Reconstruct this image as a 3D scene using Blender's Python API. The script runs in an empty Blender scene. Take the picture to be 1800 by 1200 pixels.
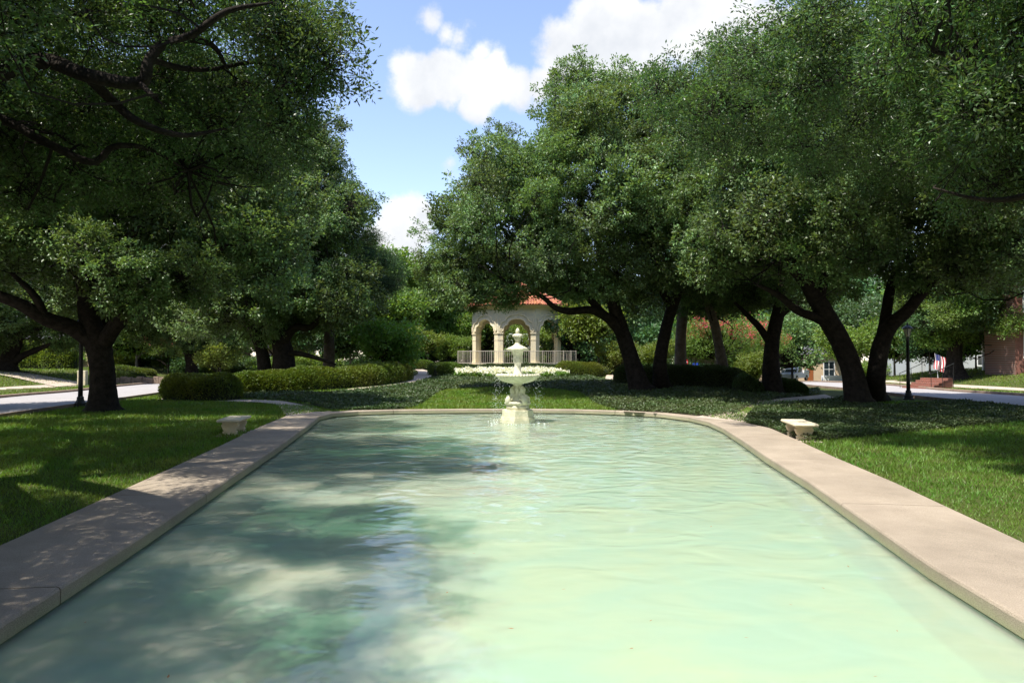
import bpy, math, random
import numpy as np
from mathutils import Vector, Matrix, noise as mnoise
rng = np.random.default_rng(7); random.seed(7)
R = math.radians
sc = bpy.context.scene
COL = sc.collection

# ------------------------------------------------------------------ camera, light, exposure
F = 1200.0; CX, CY, HZ = 900.0, 600.0, 632.0; CAMZ = 1.85
PITCH = math.atan((HZ - CY) / F)
cam_d = bpy.data.cameras.new('camera'); cam = bpy.data.objects.new('camera', cam_d); COL.objects.link(cam)
cam.location = (0, 0, CAMZ); cam.rotation_euler = (R(90) + PITCH, 0, 0)
cam_d.lens = 24; cam_d.sensor_width = 36; cam_d.clip_start = 0.05; cam_d.clip_end = 2000
sc.camera = cam
SUN_EL, SUN_AZ = 63.0, 42.0        # azimuth: degrees from -X towards -Y
sv = Vector((-math.cos(R(SUN_EL)) * math.cos(R(SUN_AZ)), -math.cos(R(SUN_EL)) * math.sin(R(SUN_AZ)), math.sin(R(SUN_EL))))
sun_d = bpy.data.lights.new('sun', 'SUN'); sun = bpy.data.objects.new('sun', sun_d); COL.objects.link(sun)
sun_d.energy = 5.0; sun_d.angle = R(0.53); sun_d.color = (1.0, 0.95, 0.86)
sun.rotation_euler = sv.to_track_quat('Z', 'Y').to_euler(); sun.location = (-20, -10, 60)
sc.view_settings.view_transform = 'Standard'; sc.view_settings.look = 'None'
sc.view_settings.exposure = 0.86; sc.view_settings.gamma = 1.0
sc.render.engine = 'CYCLES'
cy = sc.cycles
cy.max_bounces = 7; cy.diffuse_bounces = 3; cy.glossy_bounces = 3; cy.transmission_bounces = 4
cy.transparent_max_bounces = 12; cy.caustics_reflective = False; cy.caustics_refractive = False
cy.sample_clamp_indirect = 6.0; cy.use_denoising = True

world = bpy.data.worlds.new('World'); sc.world = world; world.use_nodes = True
wt = world.node_tree; wn = wt.nodes; wl = wt.links; wn.clear()
def pdir(x, y):
    v = Vector(((x - CX) / F, 1.0, 0)); up = (CY - y) / F
    v = Vector(((x - CX) / F, math.cos(PITCH) - up * math.sin(PITCH), math.sin(PITCH) + up * math.cos(PITCH)))
    return v
sky = wn.new('ShaderNodeTexSky'); sky.sky_type = 'NISHITA'; sky.sun_disc = False
sky.sun_elevation = R(SUN_EL)
sky.sun_rotation = math.atan2(sv.x, sv.y)
sky.air_density = 1.0; sky.dust_density = 0.6; sky.ozone_density = 1.0
tc = wn.new('ShaderNodeTexCoord')
def wmath(op, a, b=None, c=None):
    n = wn.new('ShaderNodeMath'); n.operation = op
    for i, v in enumerate((a, b, c)):
        if v is None: continue
        if isinstance(v, (int, float)): n.inputs[i].default_value = v
        else: wl.new(v, n.inputs[i])
    return n.outputs[0]
def wnoise(scale, detail, rough=0.55):
    n = wn.new('ShaderNodeTexNoise'); n.inputs['Scale'].default_value = scale
    n.inputs['Detail'].default_value = detail; n.inputs['Roughness'].default_value = rough
    wl.new(tc.outputs['Generated'], n.inputs['Vector']); return n
n1 = wnoise(9, 8, 0.62); n2 = wnoise(3.2, 6); n3 = wnoise(14, 5)
CLOUDS = [(735,150,50,1),(790,140,52,1),(850,145,58,1),(905,155,42,1),(835,185,36,1),(715,120,34,.8),(955,150,40,.9),
          (1000,90,66,1),(1060,50,86,1),(1130,85,84,1),(1200,55,76,1),(1270,30,66,1),(1060,125,54,1),(1320,60,60,.9),(985,130,40,.8),
          (760,42,30,.6),(785,62,30,.62),(810,70,34,.62),(845,95,30,.7),(870,112,28,.8),(790,288,30,.45),
          (705,395,50,1),(680,440,60,1),(735,378,28,.8),(620,490,70,1),(540,470,90,.9),(1500,520,90,.9),(1750,480,120,.9),(200,420,160,.9)]
acc = None
for (x, y, r, w) in CLOUDS:
    d = pdir(x, y).normalized()
    vm = wn.new('ShaderNodeVectorMath'); vm.operation = 'DISTANCE'; vm.inputs[1].default_value = d
    wl.new(tc.outputs['Generated'], vm.inputs[0])
    mr = wn.new('ShaderNodeMapRange'); mr.inputs['From Min'].default_value = r / F * 1.5 / max(1, pdir(x, y).length); mr.inputs['From Max'].default_value = 0
    mr.inputs['To Min'].default_value = 0; mr.inputs['To Max'].default_value = w
    wl.new(vm.outputs['Value'], mr.inputs['Value'])
    acc = mr.outputs[0] if acc is None else wmath('MAXIMUM', acc, mr.outputs[0])
field = wmath('ADD', acc, wmath('MULTIPLY', wmath('SUBTRACT', n1.outputs['Fac'], 0.5), 1.5))
m1 = wn.new('ShaderNodeMapRange'); m1.interpolation_type = 'SMOOTHSTEP'
m1.inputs['From Min'].default_value = 0.22; m1.inputs['From Max'].default_value = 0.55
wl.new(field, m1.inputs['Value'])
gate = wn.new('ShaderNodeMapRange'); gate.inputs['From Min'].default_value = 0.02; gate.inputs['From Max'].default_value = 0.2; wl.new(acc, gate.inputs['Value'])
# ordinary scattered cloud over the rest of the sky (behind and beside the view)
sep = wn.new('ShaderNodeSeparateXYZ'); wl.new(tc.outputs['Generated'], sep.inputs[0])
side = wn.new('ShaderNodeMapRange'); side.inputs['From Min'].default_value = 0.75; side.inputs['From Max'].default_value = 0.5
wl.new(sep.outputs['Y'], side.inputs['Value'])
m2 = wn.new('ShaderNodeMapRange'); m2.interpolation_type = 'SMOOTHSTEP'; m2.inputs['From Min'].default_value = 0.56; m2.inputs['From Max'].default_value = 0.64
wl.new(n2.outputs['Fac'], m2.inputs['Value'])
mask = wmath('MAXIMUM', wmath('MULTIPLY', m1.outputs[0], gate.outputs[0]), wmath('MULTIPLY', m2.outputs[0], side.outputs[0]))
SKY_STR = 0.135
cr = wn.new('ShaderNodeValToRGB'); cr.color_ramp.elements[0].position = 0.3; cr.color_ramp.elements[1].position = 0.75
cr.color_ramp.elements[0].color = (3.4, 3.55, 3.8, 1); cr.color_ramp.elements[1].color = (4.8, 4.8, 4.8, 1)
wl.new(n3.outputs['Fac'], cr.inputs[0])
mx = wn.new('ShaderNodeMix'); mx.data_type = 'RGBA'
wl.new(mask, mx.inputs[0])
tint = wn.new('ShaderNodeMix'); tint.data_type = 'RGBA'; tint.blend_type = 'MULTIPLY'; tint.inputs[0].default_value = 1
wl.new(sky.outputs[0], tint.inputs[6]); tint.inputs[7].default_value = (1.32, 1.22, 1.26, 1)
wl.new(tint.outputs[2], mx.inputs[6]); wl.new(cr.outputs[0], mx.inputs[7])
bg = wn.new('ShaderNodeBackground'); bg.inputs['Strength'].default_value = SKY_STR
wl.new(mx.outputs[2], bg.inputs[0]); wo = wn.new('ShaderNodeOutputWorld'); wl.new(bg.outputs[0], wo.inputs[0])

# ------------------------------------------------------------------ terrain and picture-to-place helpers
def sm(a, b, x):
    t = np.clip((x - a) / (b - a), 0, 1); return t * t * (3 - 2 * t)
def road_l_near(y): return -16.15 - 0.171 * (y - 21.5)
def road_l_far(y): return -22.1 - 0.180 * (y - 21.5)
def road_r_near(y): return 18.9 + 0.075 * (y - 25)
def road_r_far(y): return 24.9 + 0.06 * (y - 25)
def hgt(x, y):
    x = np.asarray(x, float); y = np.asarray(y, float)
    rise = 0.034 * np.clip(y - 27.5, 0, 22.5) * sm(27, 32, y) + 0.085 * np.clip(y - 50.0, 0, 7.0)
    fall = 1 - sm(8.5, 15.5, np.abs(x) - np.clip((y - 30) * 0.06, 0, 4))
    z = rise * fall
    dl = road_l_far(y) - 1.8 - x
    z = z + 1.0 * sm(0, 9, dl) 
    dr = x - road_r_far(y) - 2.2
    z = z + 1.15 * sm(0, 9, dr) * (1 - sm(56, 74, y) * sm(14, 24, x))
    z = z - 0.03 * np.clip(y - 55, 0, 45) * sm(14, 18, x)
    z = z + 0.03 * np.sin(x * 0.5 + 1) * np.sin(y * 0.43) * sm(16, 24, np.abs(x) ) 
    return z
def H1(x, y): return float(hgt(x, y))
def P(px, py, Y):
    d = pdir(px, py); return Vector((0, 0, CAMZ)) + d * (Y / d.y)
def G(px, py, z=None):
    d = pdir(px, py)
    if z is not None:
        t = (z - CAMZ) / d.z; return Vector((d.x * t, d.y * t, z))
    t = 2.0
    while t < 400:
        p = Vector((0, 0, CAMZ)) + d * t
        if p.z <= H1(p.x, p.y): break
        t += 0.05 + t * 0.003
    return Vector((p.x, p.y, H1(p.x, p.y)))

# ------------------------------------------------------------------ materials
def mat(name, base, rough=0.7, noise=None, bump=0.0, spec=0.4, metal=0.0, bscale=None, transl=0.0, island=0.0, objr=0.0, c2=None, obj_coord=False, detail=6):
    m = bpy.data.materials.new(name); m.use_nodes = True
    t = m.node_tree; n = t.nodes; l = t.links; b = n['Principled BSDF']; out = n['Material Output']
    b.inputs['Roughness'].default_value = rough; b.inputs['Specular IOR Level'].default_value = spec; b.inputs['Metallic'].default_value = metal
    col = None; base4 = (*base, 1)
    b.inputs['Base Color'].default_value = base4
    tcn = n.new('ShaderNodeTexCoord'); geo = n.new('ShaderNodeNewGeometry')
    vec = tcn.outputs['Object'] if obj_coord else geo.outputs['Position']
    if noise:
        nz = n.new('ShaderNodeTexNoise'); nz.inputs['Scale'].default_value = noise; nz.inputs['Detail'].default_value = detail; nz.inputs['Roughness'].default_value = 0.65
        l.new(vec, nz.inputs['Vector'])
        rp = n.new('ShaderNodeValToRGB'); rp.color_ramp.elements[0].position = 0.32; rp.color_ramp.elements[1].position = 0.68
        rp.color_ramp.elements[0].color = base4; rp.color_ramp.elements[1].color = (*(c2 or tuple(c * 0.6 for c in base)), 1)
        l.new(nz.outputs['Fac'], rp.inputs[0]); col = rp.outputs[0]
    if island or objr:
        hs = n.new('ShaderNodeHueSaturation'); hs.inputs['Color'].default_value = base4
        if col: l.new(col, hs.inputs['Color'])
        oi = n.new('ShaderNodeObjectInfo')
        def mm(op, a, b_):
            q = n.new('ShaderNodeMath'); q.operation = op
            for i, v in enumerate((a, b_)):
                if isinstance(v, (int, float)): q.inputs[i].default_value = v
                else: l.new(v, q.inputs[i])
            return q.outputs[0]
        v = mm('ADD', mm('MULTIPLY', geo.outputs['Random Per Island'], island), mm('MULTIPLY', oi.outputs['Random'], objr))
        l.new(mm('ADD', v, 1 - (island + objr) / 2), hs.inputs['Value'])
        h = mm('ADD', mm('MULTIPLY', geo.outputs['Random Per Island'], 0.035), mm('MULTIPLY', oi.outputs['Random'], 0.03))
        l.new(mm('ADD', h, 0.5 - 0.0325), hs.inputs['Hue'])
        col = hs.outputs[0]
    if col: l.new(col, b.inputs['Base Color'])
    if bump:
        nb = n.new('ShaderNodeTexNoise'); nb.inputs['Scale'].default_value = bscale or (noise or 10) * 3; nb.inputs['Detail'].default_value = 8
        l.new(vec, nb.inputs['Vector']); bp = n.new('ShaderNodeBump'); bp.inputs['Strength'].default_value = min(1, bump); bp.inputs['Distance'].default_value = 0.02 * max(1, bump)
        l.new(nb.outputs['Fac'], bp.inputs['Height']); l.new(bp.outputs[0], b.inputs['Normal'])
    if transl:
        tr = n.new('ShaderNodeBsdfTranslucent'); ms = n.new('ShaderNodeMixShader'); ms.inputs[0].default_value = transl
        g = n.new('ShaderNodeMix'); g.data_type = 'RGBA'; g.blend_type = 'MULTIPLY'; g.inputs[0].default_value = 1; g.inputs[7].default_value = (1.9, 1.7, 0.8, 1); g.inputs[6].default_value = base4
        if col: l.new(col, g.inputs[6])
        l.new(g.outputs[2], tr.inputs[0]); l.new(b.outputs[0], ms.inputs[1]); l.new(tr.outputs[0], ms.inputs[2]); l.new(ms.outputs[0], out.inputs[0])
    return m
M = {}
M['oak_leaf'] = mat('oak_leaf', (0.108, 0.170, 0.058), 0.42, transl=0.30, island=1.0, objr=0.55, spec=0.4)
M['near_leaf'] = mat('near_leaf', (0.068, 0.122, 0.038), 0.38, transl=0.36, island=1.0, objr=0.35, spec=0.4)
M['dark_leaf'] = mat('dark_leaf', (0.062, 0.120, 0.040), 0.42, transl=0.25, island=0.8, objr=0.3)
M['bright_leaf'] = mat('bright_leaf', (0.11, 0.19, 0.035), 0.5, transl=0.4, island=0.7, objr=0.3)
M['lime_leaf'] = mat('lime_leaf', (0.125, 0.18, 0.032), 0.5, transl=0.4, island=0.6, objr=0.2)
M['conifer'] = mat('conifer_needles', (0.04, 0.085, 0.03), 0.6, transl=0.2, island=0.7, objr=0.2)
M['hedge_leaf'] = mat('hedge_leaf', (0.085, 0.155, 0.022), 0.45, transl=0.25, island=0.8, noise=0.3, c2=(0.14, 0.155, 0.022))
M['hedge_dark'] = mat('hedge_leaf_dark', (0.045, 0.075, 0.02), 0.45, transl=0.25, island=0.7)
M['hedge_shade_core'] = mat('hedge_shade_core', (0.02, 0.028, 0.012), 0.9)  # dark solid put inside the hedges to block light behind the leaves
M['ivy'] = mat('ground_cover_leaf', (0.040, 0.080, 0.020), 0.45, transl=0.2, island=0.9, noise=0.5, c2=(0.075, 0.10, 0.035))
M['pink'] = mat('pink_blossom', (0.55, 0.085, 0.125), 0.7, transl=0.3, island=0.5)
M['white_petal'] = mat('white_petal', (0.75, 0.76, 0.68), 0.6, transl=0.2, island=0.2)
M['bark'] = mat('bark', (0.040, 0.033, 0.027), 0.95, noise=6, bump=1.5, bscale=18, c2=(0.014, 0.012, 0.010), spec=0.1)
M['bark_pale'] = mat('pale_bark', (0.20, 0.17, 0.14), 0.95, noise=5, bump=1.5, bscale=16, c2=(0.10, 0.085, 0.07), spec=0.1)
M['twig'] = mat('twig', (0.018, 0.015, 0.012), 0.9, spec=0.1)
M['soil'] = mat('lawn_ground', (0.040, 0.066, 0.014), 0.95, noise=0.9, bump=1, bscale=30, c2=(0.085, 0.085, 0.030), spec=0.1)
M['blade'] = mat('grass_blade', (0.085, 0.195, 0.016), 0.5, transl=0.35, island=0.9, noise=0.7, c2=(0.16, 0.21, 0.035))
M['litter'] = mat('bed_soil', (0.045, 0.035, 0.022), 0.95, noise=4, bump=1, c2=(0.02, 0.018, 0.012), spec=0.1)
M['concrete'] = mat('pool_coping_concrete', (0.375, 0.312, 0.238), 0.85, noise=1.3, bump=0.6, bscale=120, c2=(0.30, 0.247, 0.185), detail=12)
M['path'] = mat('path_concrete', (0.46, 0.38, 0.30), 0.9, noise=3, bump=0.5, bscale=60, c2=(0.36, 0.30, 0.24))
M['road'] = mat('road_concrete', (0.34, 0.32, 0.315), 0.85, noise=0.7, bump=0.4, bscale=60, c2=(0.28, 0.265, 0.26))
M['kerb'] = mat('kerb_concrete', (0.30, 0.22, 0.16), 0.9, noise=2.5, bump=0.5, c2=(0.16, 0.115, 0.085))
M['plaster'] = mat('pool_plaster', (0.62, 0.62, 0.50), 0.8, noise=0.6, c2=(0.57, 0.60, 0.45))
M['waterline'] = mat('algae_stained_concrete', (0.16, 0.17, 0.09), 0.8, noise=3, c2=(0.07, 0.08, 0.05), bump=0.6)
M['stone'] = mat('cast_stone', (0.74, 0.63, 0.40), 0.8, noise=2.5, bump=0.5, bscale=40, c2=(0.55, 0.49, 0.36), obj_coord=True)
M['stone_darker'] = mat('darker_cast_stone', (0.66, 0.57, 0.37), 0.85, noise=4, bump=0.5, bscale=60, c2=(0.48, 0.45, 0.35))  # slightly darker cast stone for arches, platform, bench seats and marker
M['fountain'] = mat('fountain_stone', (0.74, 0.70, 0.53), 0.6, noise=7, bump=1.6, bscale=40, c2=(0.50, 0.49, 0.32), obj_coord=True)
M['tile'] = mat('clay_roof_tile', (0.44, 0.17, 0.09), 0.75, noise=4, bump=0.4, c2=(0.34, 0.11, 0.06), island=0.5)
M['railing'] = mat('railing_paint', (0.36, 0.32, 0.26), 0.6)
M['iron'] = mat('black_iron', (0.012, 0.013, 0.012), 0.45, spec=0.5)
M['lamp_glass'] = mat('lamp_glass', (0.55, 0.57, 0.55), 0.3, transl=0.3)
M['white'] = mat('white_paint', (0.75, 0.75, 0.74), 0.4, noise=0.8, c2=(0.70, 0.70, 0.69))
M['truck'] = mat('truck_paint', (0.72, 0.74, 0.78), 0.3, spec=0.6)
M['rubber'] = mat('rubber', (0.02, 0.02, 0.02), 0.8)
M['steel'] = mat('steel', (0.4, 0.4, 0.4), 0.35, metal=1)
M['dglass'] = mat('dark_glass', (0.02, 0.03, 0.035), 0.08, spec=0.7)
M['orange'] = mat('orange_plastic', (0.75, 0.13, 0.02), 0.5)
M['red'] = mat('red_paint', (0.55, 0.02, 0.03), 0.4)
M['blue'] = mat('blue_paint', (0.02, 0.06, 0.35), 0.4)
M['flag_blue'] = mat('flag_blue', (0.02, 0.03, 0.14), 0.8)
M['flag_red'] = mat('flag_red', (0.40, 0.02, 0.03), 0.8)
M['flag_white'] = mat('flag_white', (0.65, 0.63, 0.62), 0.8)
M['render_grey'] = mat('grey_render', (0.46, 0.48, 0.48), 0.85, noise=0.5, c2=(0.42, 0.44, 0.44))
M['beige'] = mat('beige_stucco', (0.55, 0.42, 0.28), 0.85, noise=1, c2=(0.48, 0.36, 0.24))
M['roof_grey'] = mat('grey_roof', (0.12, 0.12, 0.13), 0.8, noise=3, c2=(0.085, 0.085, 0.09))
M['door_wood'] = mat('door_wood', (0.28, 0.09, 0.03), 0.5)
M['dry_leaf'] = mat('dry_leaf', (0.22, 0.09, 0.03), 0.7)
def stain(m):
    t = m.node_tree; n = t.nodes; l = t.links; b = n['Principled BSDF']; src = b.inputs['Base Color'].links[0].from_socket
    g = n.new('ShaderNodeNewGeometry'); sp = n.new('ShaderNodeSeparateXYZ'); l.new(g.outputs['Position'], sp.inputs[0])
    nz = n.new('ShaderNodeTexNoise'); nz.inputs['Scale'].default_value = 5; nz.inputs['Detail'].default_value = 6; l.new(g.outputs['Position'], nz.inputs[0])
    a = n.new('ShaderNodeMath'); a.operation = 'MULTIPLY_ADD'; a.inputs[1].default_value = .12; l.new(nz.outputs['Fac'], a.inputs[0]); l.new(sp.outputs['Z'], a.inputs[2])
    mr = n.new('ShaderNodeMapRange'); mr.inputs['From Min'].default_value = .05; mr.inputs['From Max'].default_value = -.06; l.new(a.outputs[0], mr.inputs['Value'])
    mx_ = n.new('ShaderNodeMix'); mx_.data_type = 'RGBA'; l.new(mr.outputs[0], mx_.inputs[0]); l.new(src, mx_.inputs[6]); mx_.inputs[7].default_value = (.34, .33, .20, 1)
    # aggregate speckle and blotches of dirt
    n2_ = n.new('ShaderNodeTexNoise'); n2_.inputs['Scale'].default_value = 90; n2_.inputs['Detail'].default_value = 2; l.new(g.outputs['Position'], n2_.inputs[0])
    n3_ = n.new('ShaderNodeTexNoise'); n3_.inputs['Scale'].default_value = .55; n3_.inputs['Detail'].default_value = 8; n3_.inputs['Roughness'].default_value = .7; l.new(g.outputs['Position'], n3_.inputs[0])
    m1_ = n.new('ShaderNodeMapRange'); m1_.inputs['From Min'].default_value = .3; m1_.inputs['From Max'].default_value = .7; m1_.inputs['To Min'].default_value = .78; m1_.inputs['To Max'].default_value = 1.15; l.new(n2_.outputs['Fac'], m1_.inputs['Value'])
    m2_ = n.new('ShaderNodeMapRange'); m2_.inputs['From Min'].default_value = .3; m2_.inputs['From Max'].default_value = .6; m2_.inputs['To Min'].default_value = .80; m2_.inputs['To Max'].default_value = 1.04; l.new(n3_.outputs['Fac'], m2_.inputs['Value'])
    mu = n.new('ShaderNodeMath'); mu.operation = 'MULTIPLY'; l.new(m1_.outputs[0], mu.inputs[0]); l.new(m2_.outputs[0], mu.inputs[1])
    vm = n.new('ShaderNodeVectorMath'); vm.operation = 'SCALE'; l.new(mx_.outputs[2], vm.inputs[0]); l.new(mu.outputs[0], vm.inputs['Scale']); l.new(vm.outputs[0], b.inputs['Base Color'])
stain(M['concrete'])
def brickmat():
    m = bpy.data.materials.new('brickwork'); m.use_nodes = True; n = m.node_tree.nodes; l = m.node_tree.links
    b = n['Principled BSDF']; b.inputs['Roughness'].default_value = 0.9
    br = n.new('ShaderNodeTexBrick'); br.inputs['Scale'].default_value = 4; br.inputs['Color1'].default_value = (0.24, 0.07, 0.04, 1); br.inputs['Color2'].default_value = (0.16, 0.05, 0.03, 1); br.inputs['Mortar'].default_value = (0.25, 0.2, 0.17, 1)
    t = n.new('ShaderNodeTexCoord'); mp = n.new('ShaderNodeMapping'); mp.inputs['Rotation'].default_value = (R(90), 0, 0)
    l.new(t.outputs['Object'], mp.inputs[0]); l.new(mp.outputs[0], br.inputs[0]); l.new(br.outputs[0], b.inputs[0]); return m
M['brick'] = brickmat()
def watermat():
    m = bpy.data.materials.new('milky_pool_water'); m.use_nodes = True; t = m.node_tree; n = t.nodes; l = t.links
    n.clear(); out = n.new('ShaderNodeOutputMaterial'); geo = n.new('ShaderNodeNewGeometry')
    def nz(scale, sx, sy, det, rough=0.5, dist=0.0):
        mp = n.new('ShaderNodeMapping'); mp.inputs['Scale'].default_value = (sx, sy, 1); l.new(geo.outputs['Position'], mp.inputs[0])
        q = n.new('ShaderNodeTexNoise'); q.inputs['Scale'].default_value = scale; q.inputs['Detail'].default_value = det; q.inputs['Roughness'].default_value = rough; q.inputs['Distortion'].default_value = dist
        l.new(mp.outputs[0], q.inputs[0]); return q.outputs['Fac']
    def mm(op, a, b_):
        q = n.new('ShaderNodeMath'); q.operation = op
        for i, v in enumerate((a, b_)):
            if isinstance(v, (int, float)): q.inputs[i].default_value = v
            else: l.new(v, q.inputs[i])
        return q.outputs[0]
    # ripples that spread from the fountain and weaken towards the near end
    d = n.new('ShaderNodeVectorMath'); d.operation = 'DISTANCE'; d.inputs[1].default_value = (0.15, 19.3, -0.15); l.new(geo.outputs['Position'], d.inputs[0])
    amp = n.new('ShaderNodeMapRange'); amp.inputs['From Min'].default_value = 2; amp.inputs['From Max'].default_value = 15; amp.inputs['To Min'].default_value = 1.0; amp.inputs['To Max'].default_value = 0.24; l.new(d.outputs['Value'], amp.inputs['Value'])
    wv = n.new('ShaderNodeTexNoise'); wv.inputs['Scale'].default_value = 2.2; wv.inputs['Detail'].default_value = 2
    hgt_ = mm('ADD', mm('MULTIPLY', nz(1.35, 1.0, 1.35, 1, 0.35, 1.1), 1.0), mm('MULTIPLY', nz(5.0, 0.8, 1.3, 1, 0.4, 0.6), 0.13))
    hgt_ = mm('MULTIPLY', hgt_, amp.outputs[0])
    bp = n.new('ShaderNodeBump'); bp.inputs['Strength'].default_value = 1.0; bp.inputs['Distance'].default_value = 0.05; l.new(hgt_, bp.inputs['Height'])
    body = n.new('ShaderNodeSubsurfaceScattering'); body.falloff = 'BURLEY'; body.inputs['Scale'].default_value = 0.6; body.inputs['Radius'].default_value = (0.7, 1.0, 0.85)
    rp = n.new('ShaderNodeValToRGB'); rp.color_ramp.elements[0].position = 0.35; rp.color_ramp.elements[1].position = 0.65
    rp.color_ramp.elements[0].color = (0.395, 0.495, 0.395, 1); rp.color_ramp.elements[1].color = (0.455, 0.505, 0.365, 1)
    l.new(nz(0.8, 1, 1.6, 4, 0.55, 0.6), rp.inputs[0]); l.new(rp.outputs[0], body.inputs[0])
    tr = n.new('ShaderNodeBsdfTransparent'); tr.inputs[0].default_value = (0.60, 0.94, 0.74, 1)
    ms = n.new('ShaderNodeMixShader'); ms.inputs[0].default_value = 0.38; l.new(body.outputs[0], ms.inputs[1]); l.new(tr.outputs[0], ms.inputs[2])
    gl = n.new('ShaderNodeBsdfGlossy'); gl.inputs['Roughness'].default_value = 0.005; l.new(bp.outputs[0], gl.inputs['Normal'])
    fr = n.new('ShaderNodeFresnel'); fr.inputs[0].default_value = 1.333; l.new(bp.outputs[0], fr.inputs['Normal'])
    m3 = n.new('ShaderNodeMixShader'); l.new(fr.outputs[0], m3.inputs[0]); l.new(ms.outputs[0], m3.inputs[1]); l.new(gl.outputs[0], m3.inputs[2])
    l.new(m3.outputs[0], out.inputs[0]); return m
M['water'] = watermat()
M['drops'] = mat('water_drop', (0.85, 0.9, 0.9), 0.1, spec=0.8)

# ------------------------------------------------------------------ mesh helpers
class MB:
    def __init__(s): s.v = []; s.f = []; s.m = []; s.n = 0
    def add(s, v, f, mi=0):
        v = np.asarray(v, float); f = [tuple(int(i) + s.n for i in q) for q in f] if not isinstance(f, np.ndarray) else f + s.n
        s.v.append(v); s.f.append(f); s.m.append(mi); s.n += len(v); return s
    def mesh(s, name, mats, smooth=True):
        me = bpy.data.meshes.new(name)
        V = np.concatenate(s.v).astype(np.float32)
        starts, totals, loops, mi = [], [], [], []; off = 0
        for f, m_ in zip(s.f, s.m):
            if isinstance(f, np.ndarray):
                k = f.shape[1]; c = len(f); loops.append(f.reshape(-1)); totals.append(np.full(c, k)); starts.append(off + np.arange(c) * k); off += c * k; mi.append(np.full(c, m_))
            else:
                tot = np.array([len(q) for q in f]); loops.append(np.concatenate([np.array(q) for q in f])); totals.append(tot)
                starts.append(off + np.concatenate([[0], np.cumsum(tot)[:-1]])); off += tot.sum(); mi.append(np.full(len(f), m_))
        L = np.concatenate(loops).astype(np.int32); S = np.concatenate(starts).astype(np.int32); T = np.concatenate(totals).astype(np.int32); MI = np.concatenate(mi).astype(np.int32)
        me.vertices.add(len(V)); me.vertices.foreach_set('co', V.reshape(-1))
        me.loops.add(len(L)); me.loops.foreach_set('vertex_index', L)
        me.polygons.add(len(S)); me.polygons.foreach_set('loop_start', S); me.polygons.foreach_set('loop_total', T); me.polygons.foreach_set('material_index', MI)
        me.polygons.foreach_set('use_smooth', np.full(len(S), bool(smooth)))
        for m_ in (mats if isinstance(mats, (list, tuple)) else [mats]): me.materials.append(M[m_])
        me.update(calc_edges=True); me.validate(); return me
    def obj(s, name, mats, parent=None, smooth=False, loc=None):
        o = bpy.data.objects.new(name, s.mesh(name, mats, smooth)); COL.objects.link(o)
        if parent: o.parent = parent
        if loc is not None: o.location = loc
        return o
def link(name, me, parent=None):
    o = bpy.data.objects.new(name, me); COL.objects.link(o); o.parent = parent; return o
def tag(o, label=None, cat=None, group=None, kind=None):
    if label: o['label'] = label
    if cat: o['category'] = cat
    if group: o['group'] = group
    if kind: o['kind'] = kind
    return o
def empty(name, loc, rz=0, label=None, cat=None, group=None, kind=None, parent=None):
    o = bpy.data.objects.new(name, None); COL.objects.link(o); o.location = loc; o.rotation_euler = (0, 0, rz); o.empty_display_size = 0.3
    if parent: o.parent = parent
    return tag(o, label, cat, group, kind)
def box(mb, x0, x1, y0, y1, z0, z1, mi=0):
    v = [(x, y, z) for z in (z0, z1) for y in (y0, y1) for x in (x0, x1)]
    return mb.add(v, [(0, 2, 3, 1), (4, 5, 7, 6), (0, 1, 5, 4), (2, 6, 7, 3), (0, 4, 6, 2), (1, 3, 7, 5)], mi)
def bevel_box(mb, x0, x1, y0, y1, z0, z1, b=0.02, mi=0):
    # box with chamfered vertical and top edges
    def ring(ix, z): return [(x0 + ix, y0 + b, z), (x0 + b, y0 + ix, z), (x1 - b, y0 + ix, z), (x1 - ix, y0 + b, z), (x1 - ix, y1 - b, z), (x1 - b, y1 - ix, z), (x0 + b, y1 - ix, z), (x0 + ix, y1 - b, z)]
    rings = [ring(b * .6, z0), ring(0, z0 + b), ring(0, z1 - b), ring(b * .6, z1)]
    v = [p for r in rings for p in r]; f = []
    for k in range(3):
        for i in range(8):
            j = (i + 1) % 8; f.append((k * 8 + i, k * 8 + j, k * 8 + 8 + j, k * 8 + 8 + i))
    f.append(tuple(range(24, 32))); f.append(tuple(reversed(range(8)))); return mb.add(v, f, mi)
def lathe(mb, prof, seg=24, mi=0, cx=0, cy=0, lob=None, rot=0):
    v = []; f = []
    for (r, z) in prof:
        for i in range(seg):
            a = 2 * math.pi * i / seg + rot; rr = r * (1 + (lob(a, z) if lob else 0)); v.append((cx + rr * math.cos(a), cy + rr * math.sin(a), z))
    for k in range(len(prof) - 1):
        for i in range(seg):
            j = (i + 1) % seg; f.append((k * seg + i, k * seg + j, (k + 1) * seg + j, (k + 1) * seg + i))
    f.append(tuple(reversed(range(seg)))); f.append(tuple(range((len(prof) - 1) * seg, len(prof) * seg)))
    return mb.add(v, f, mi)
def crom(pts, n):
    pts = [np.array(p, float) for p in pts]; Q = [2 * pts[0] - pts[1]] + pts + [2 * pts[-1] - pts[-2]]; out = []
    for i in range(len(pts) - 1):
        p0, p1, p2, p3 = Q[i:i + 4]
        for k in range(n):
            t = k / n; out.append(0.5 * ((2 * p1) + (-p0 + p2) * t + (2 * p0 - 5 * p1 + 4 * p2 - p3) * t * t + (-p0 + 3 * p1 - 3 * p2 + p3) * t ** 3))
    out.append(pts[-1]); return np.array(out)
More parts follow.
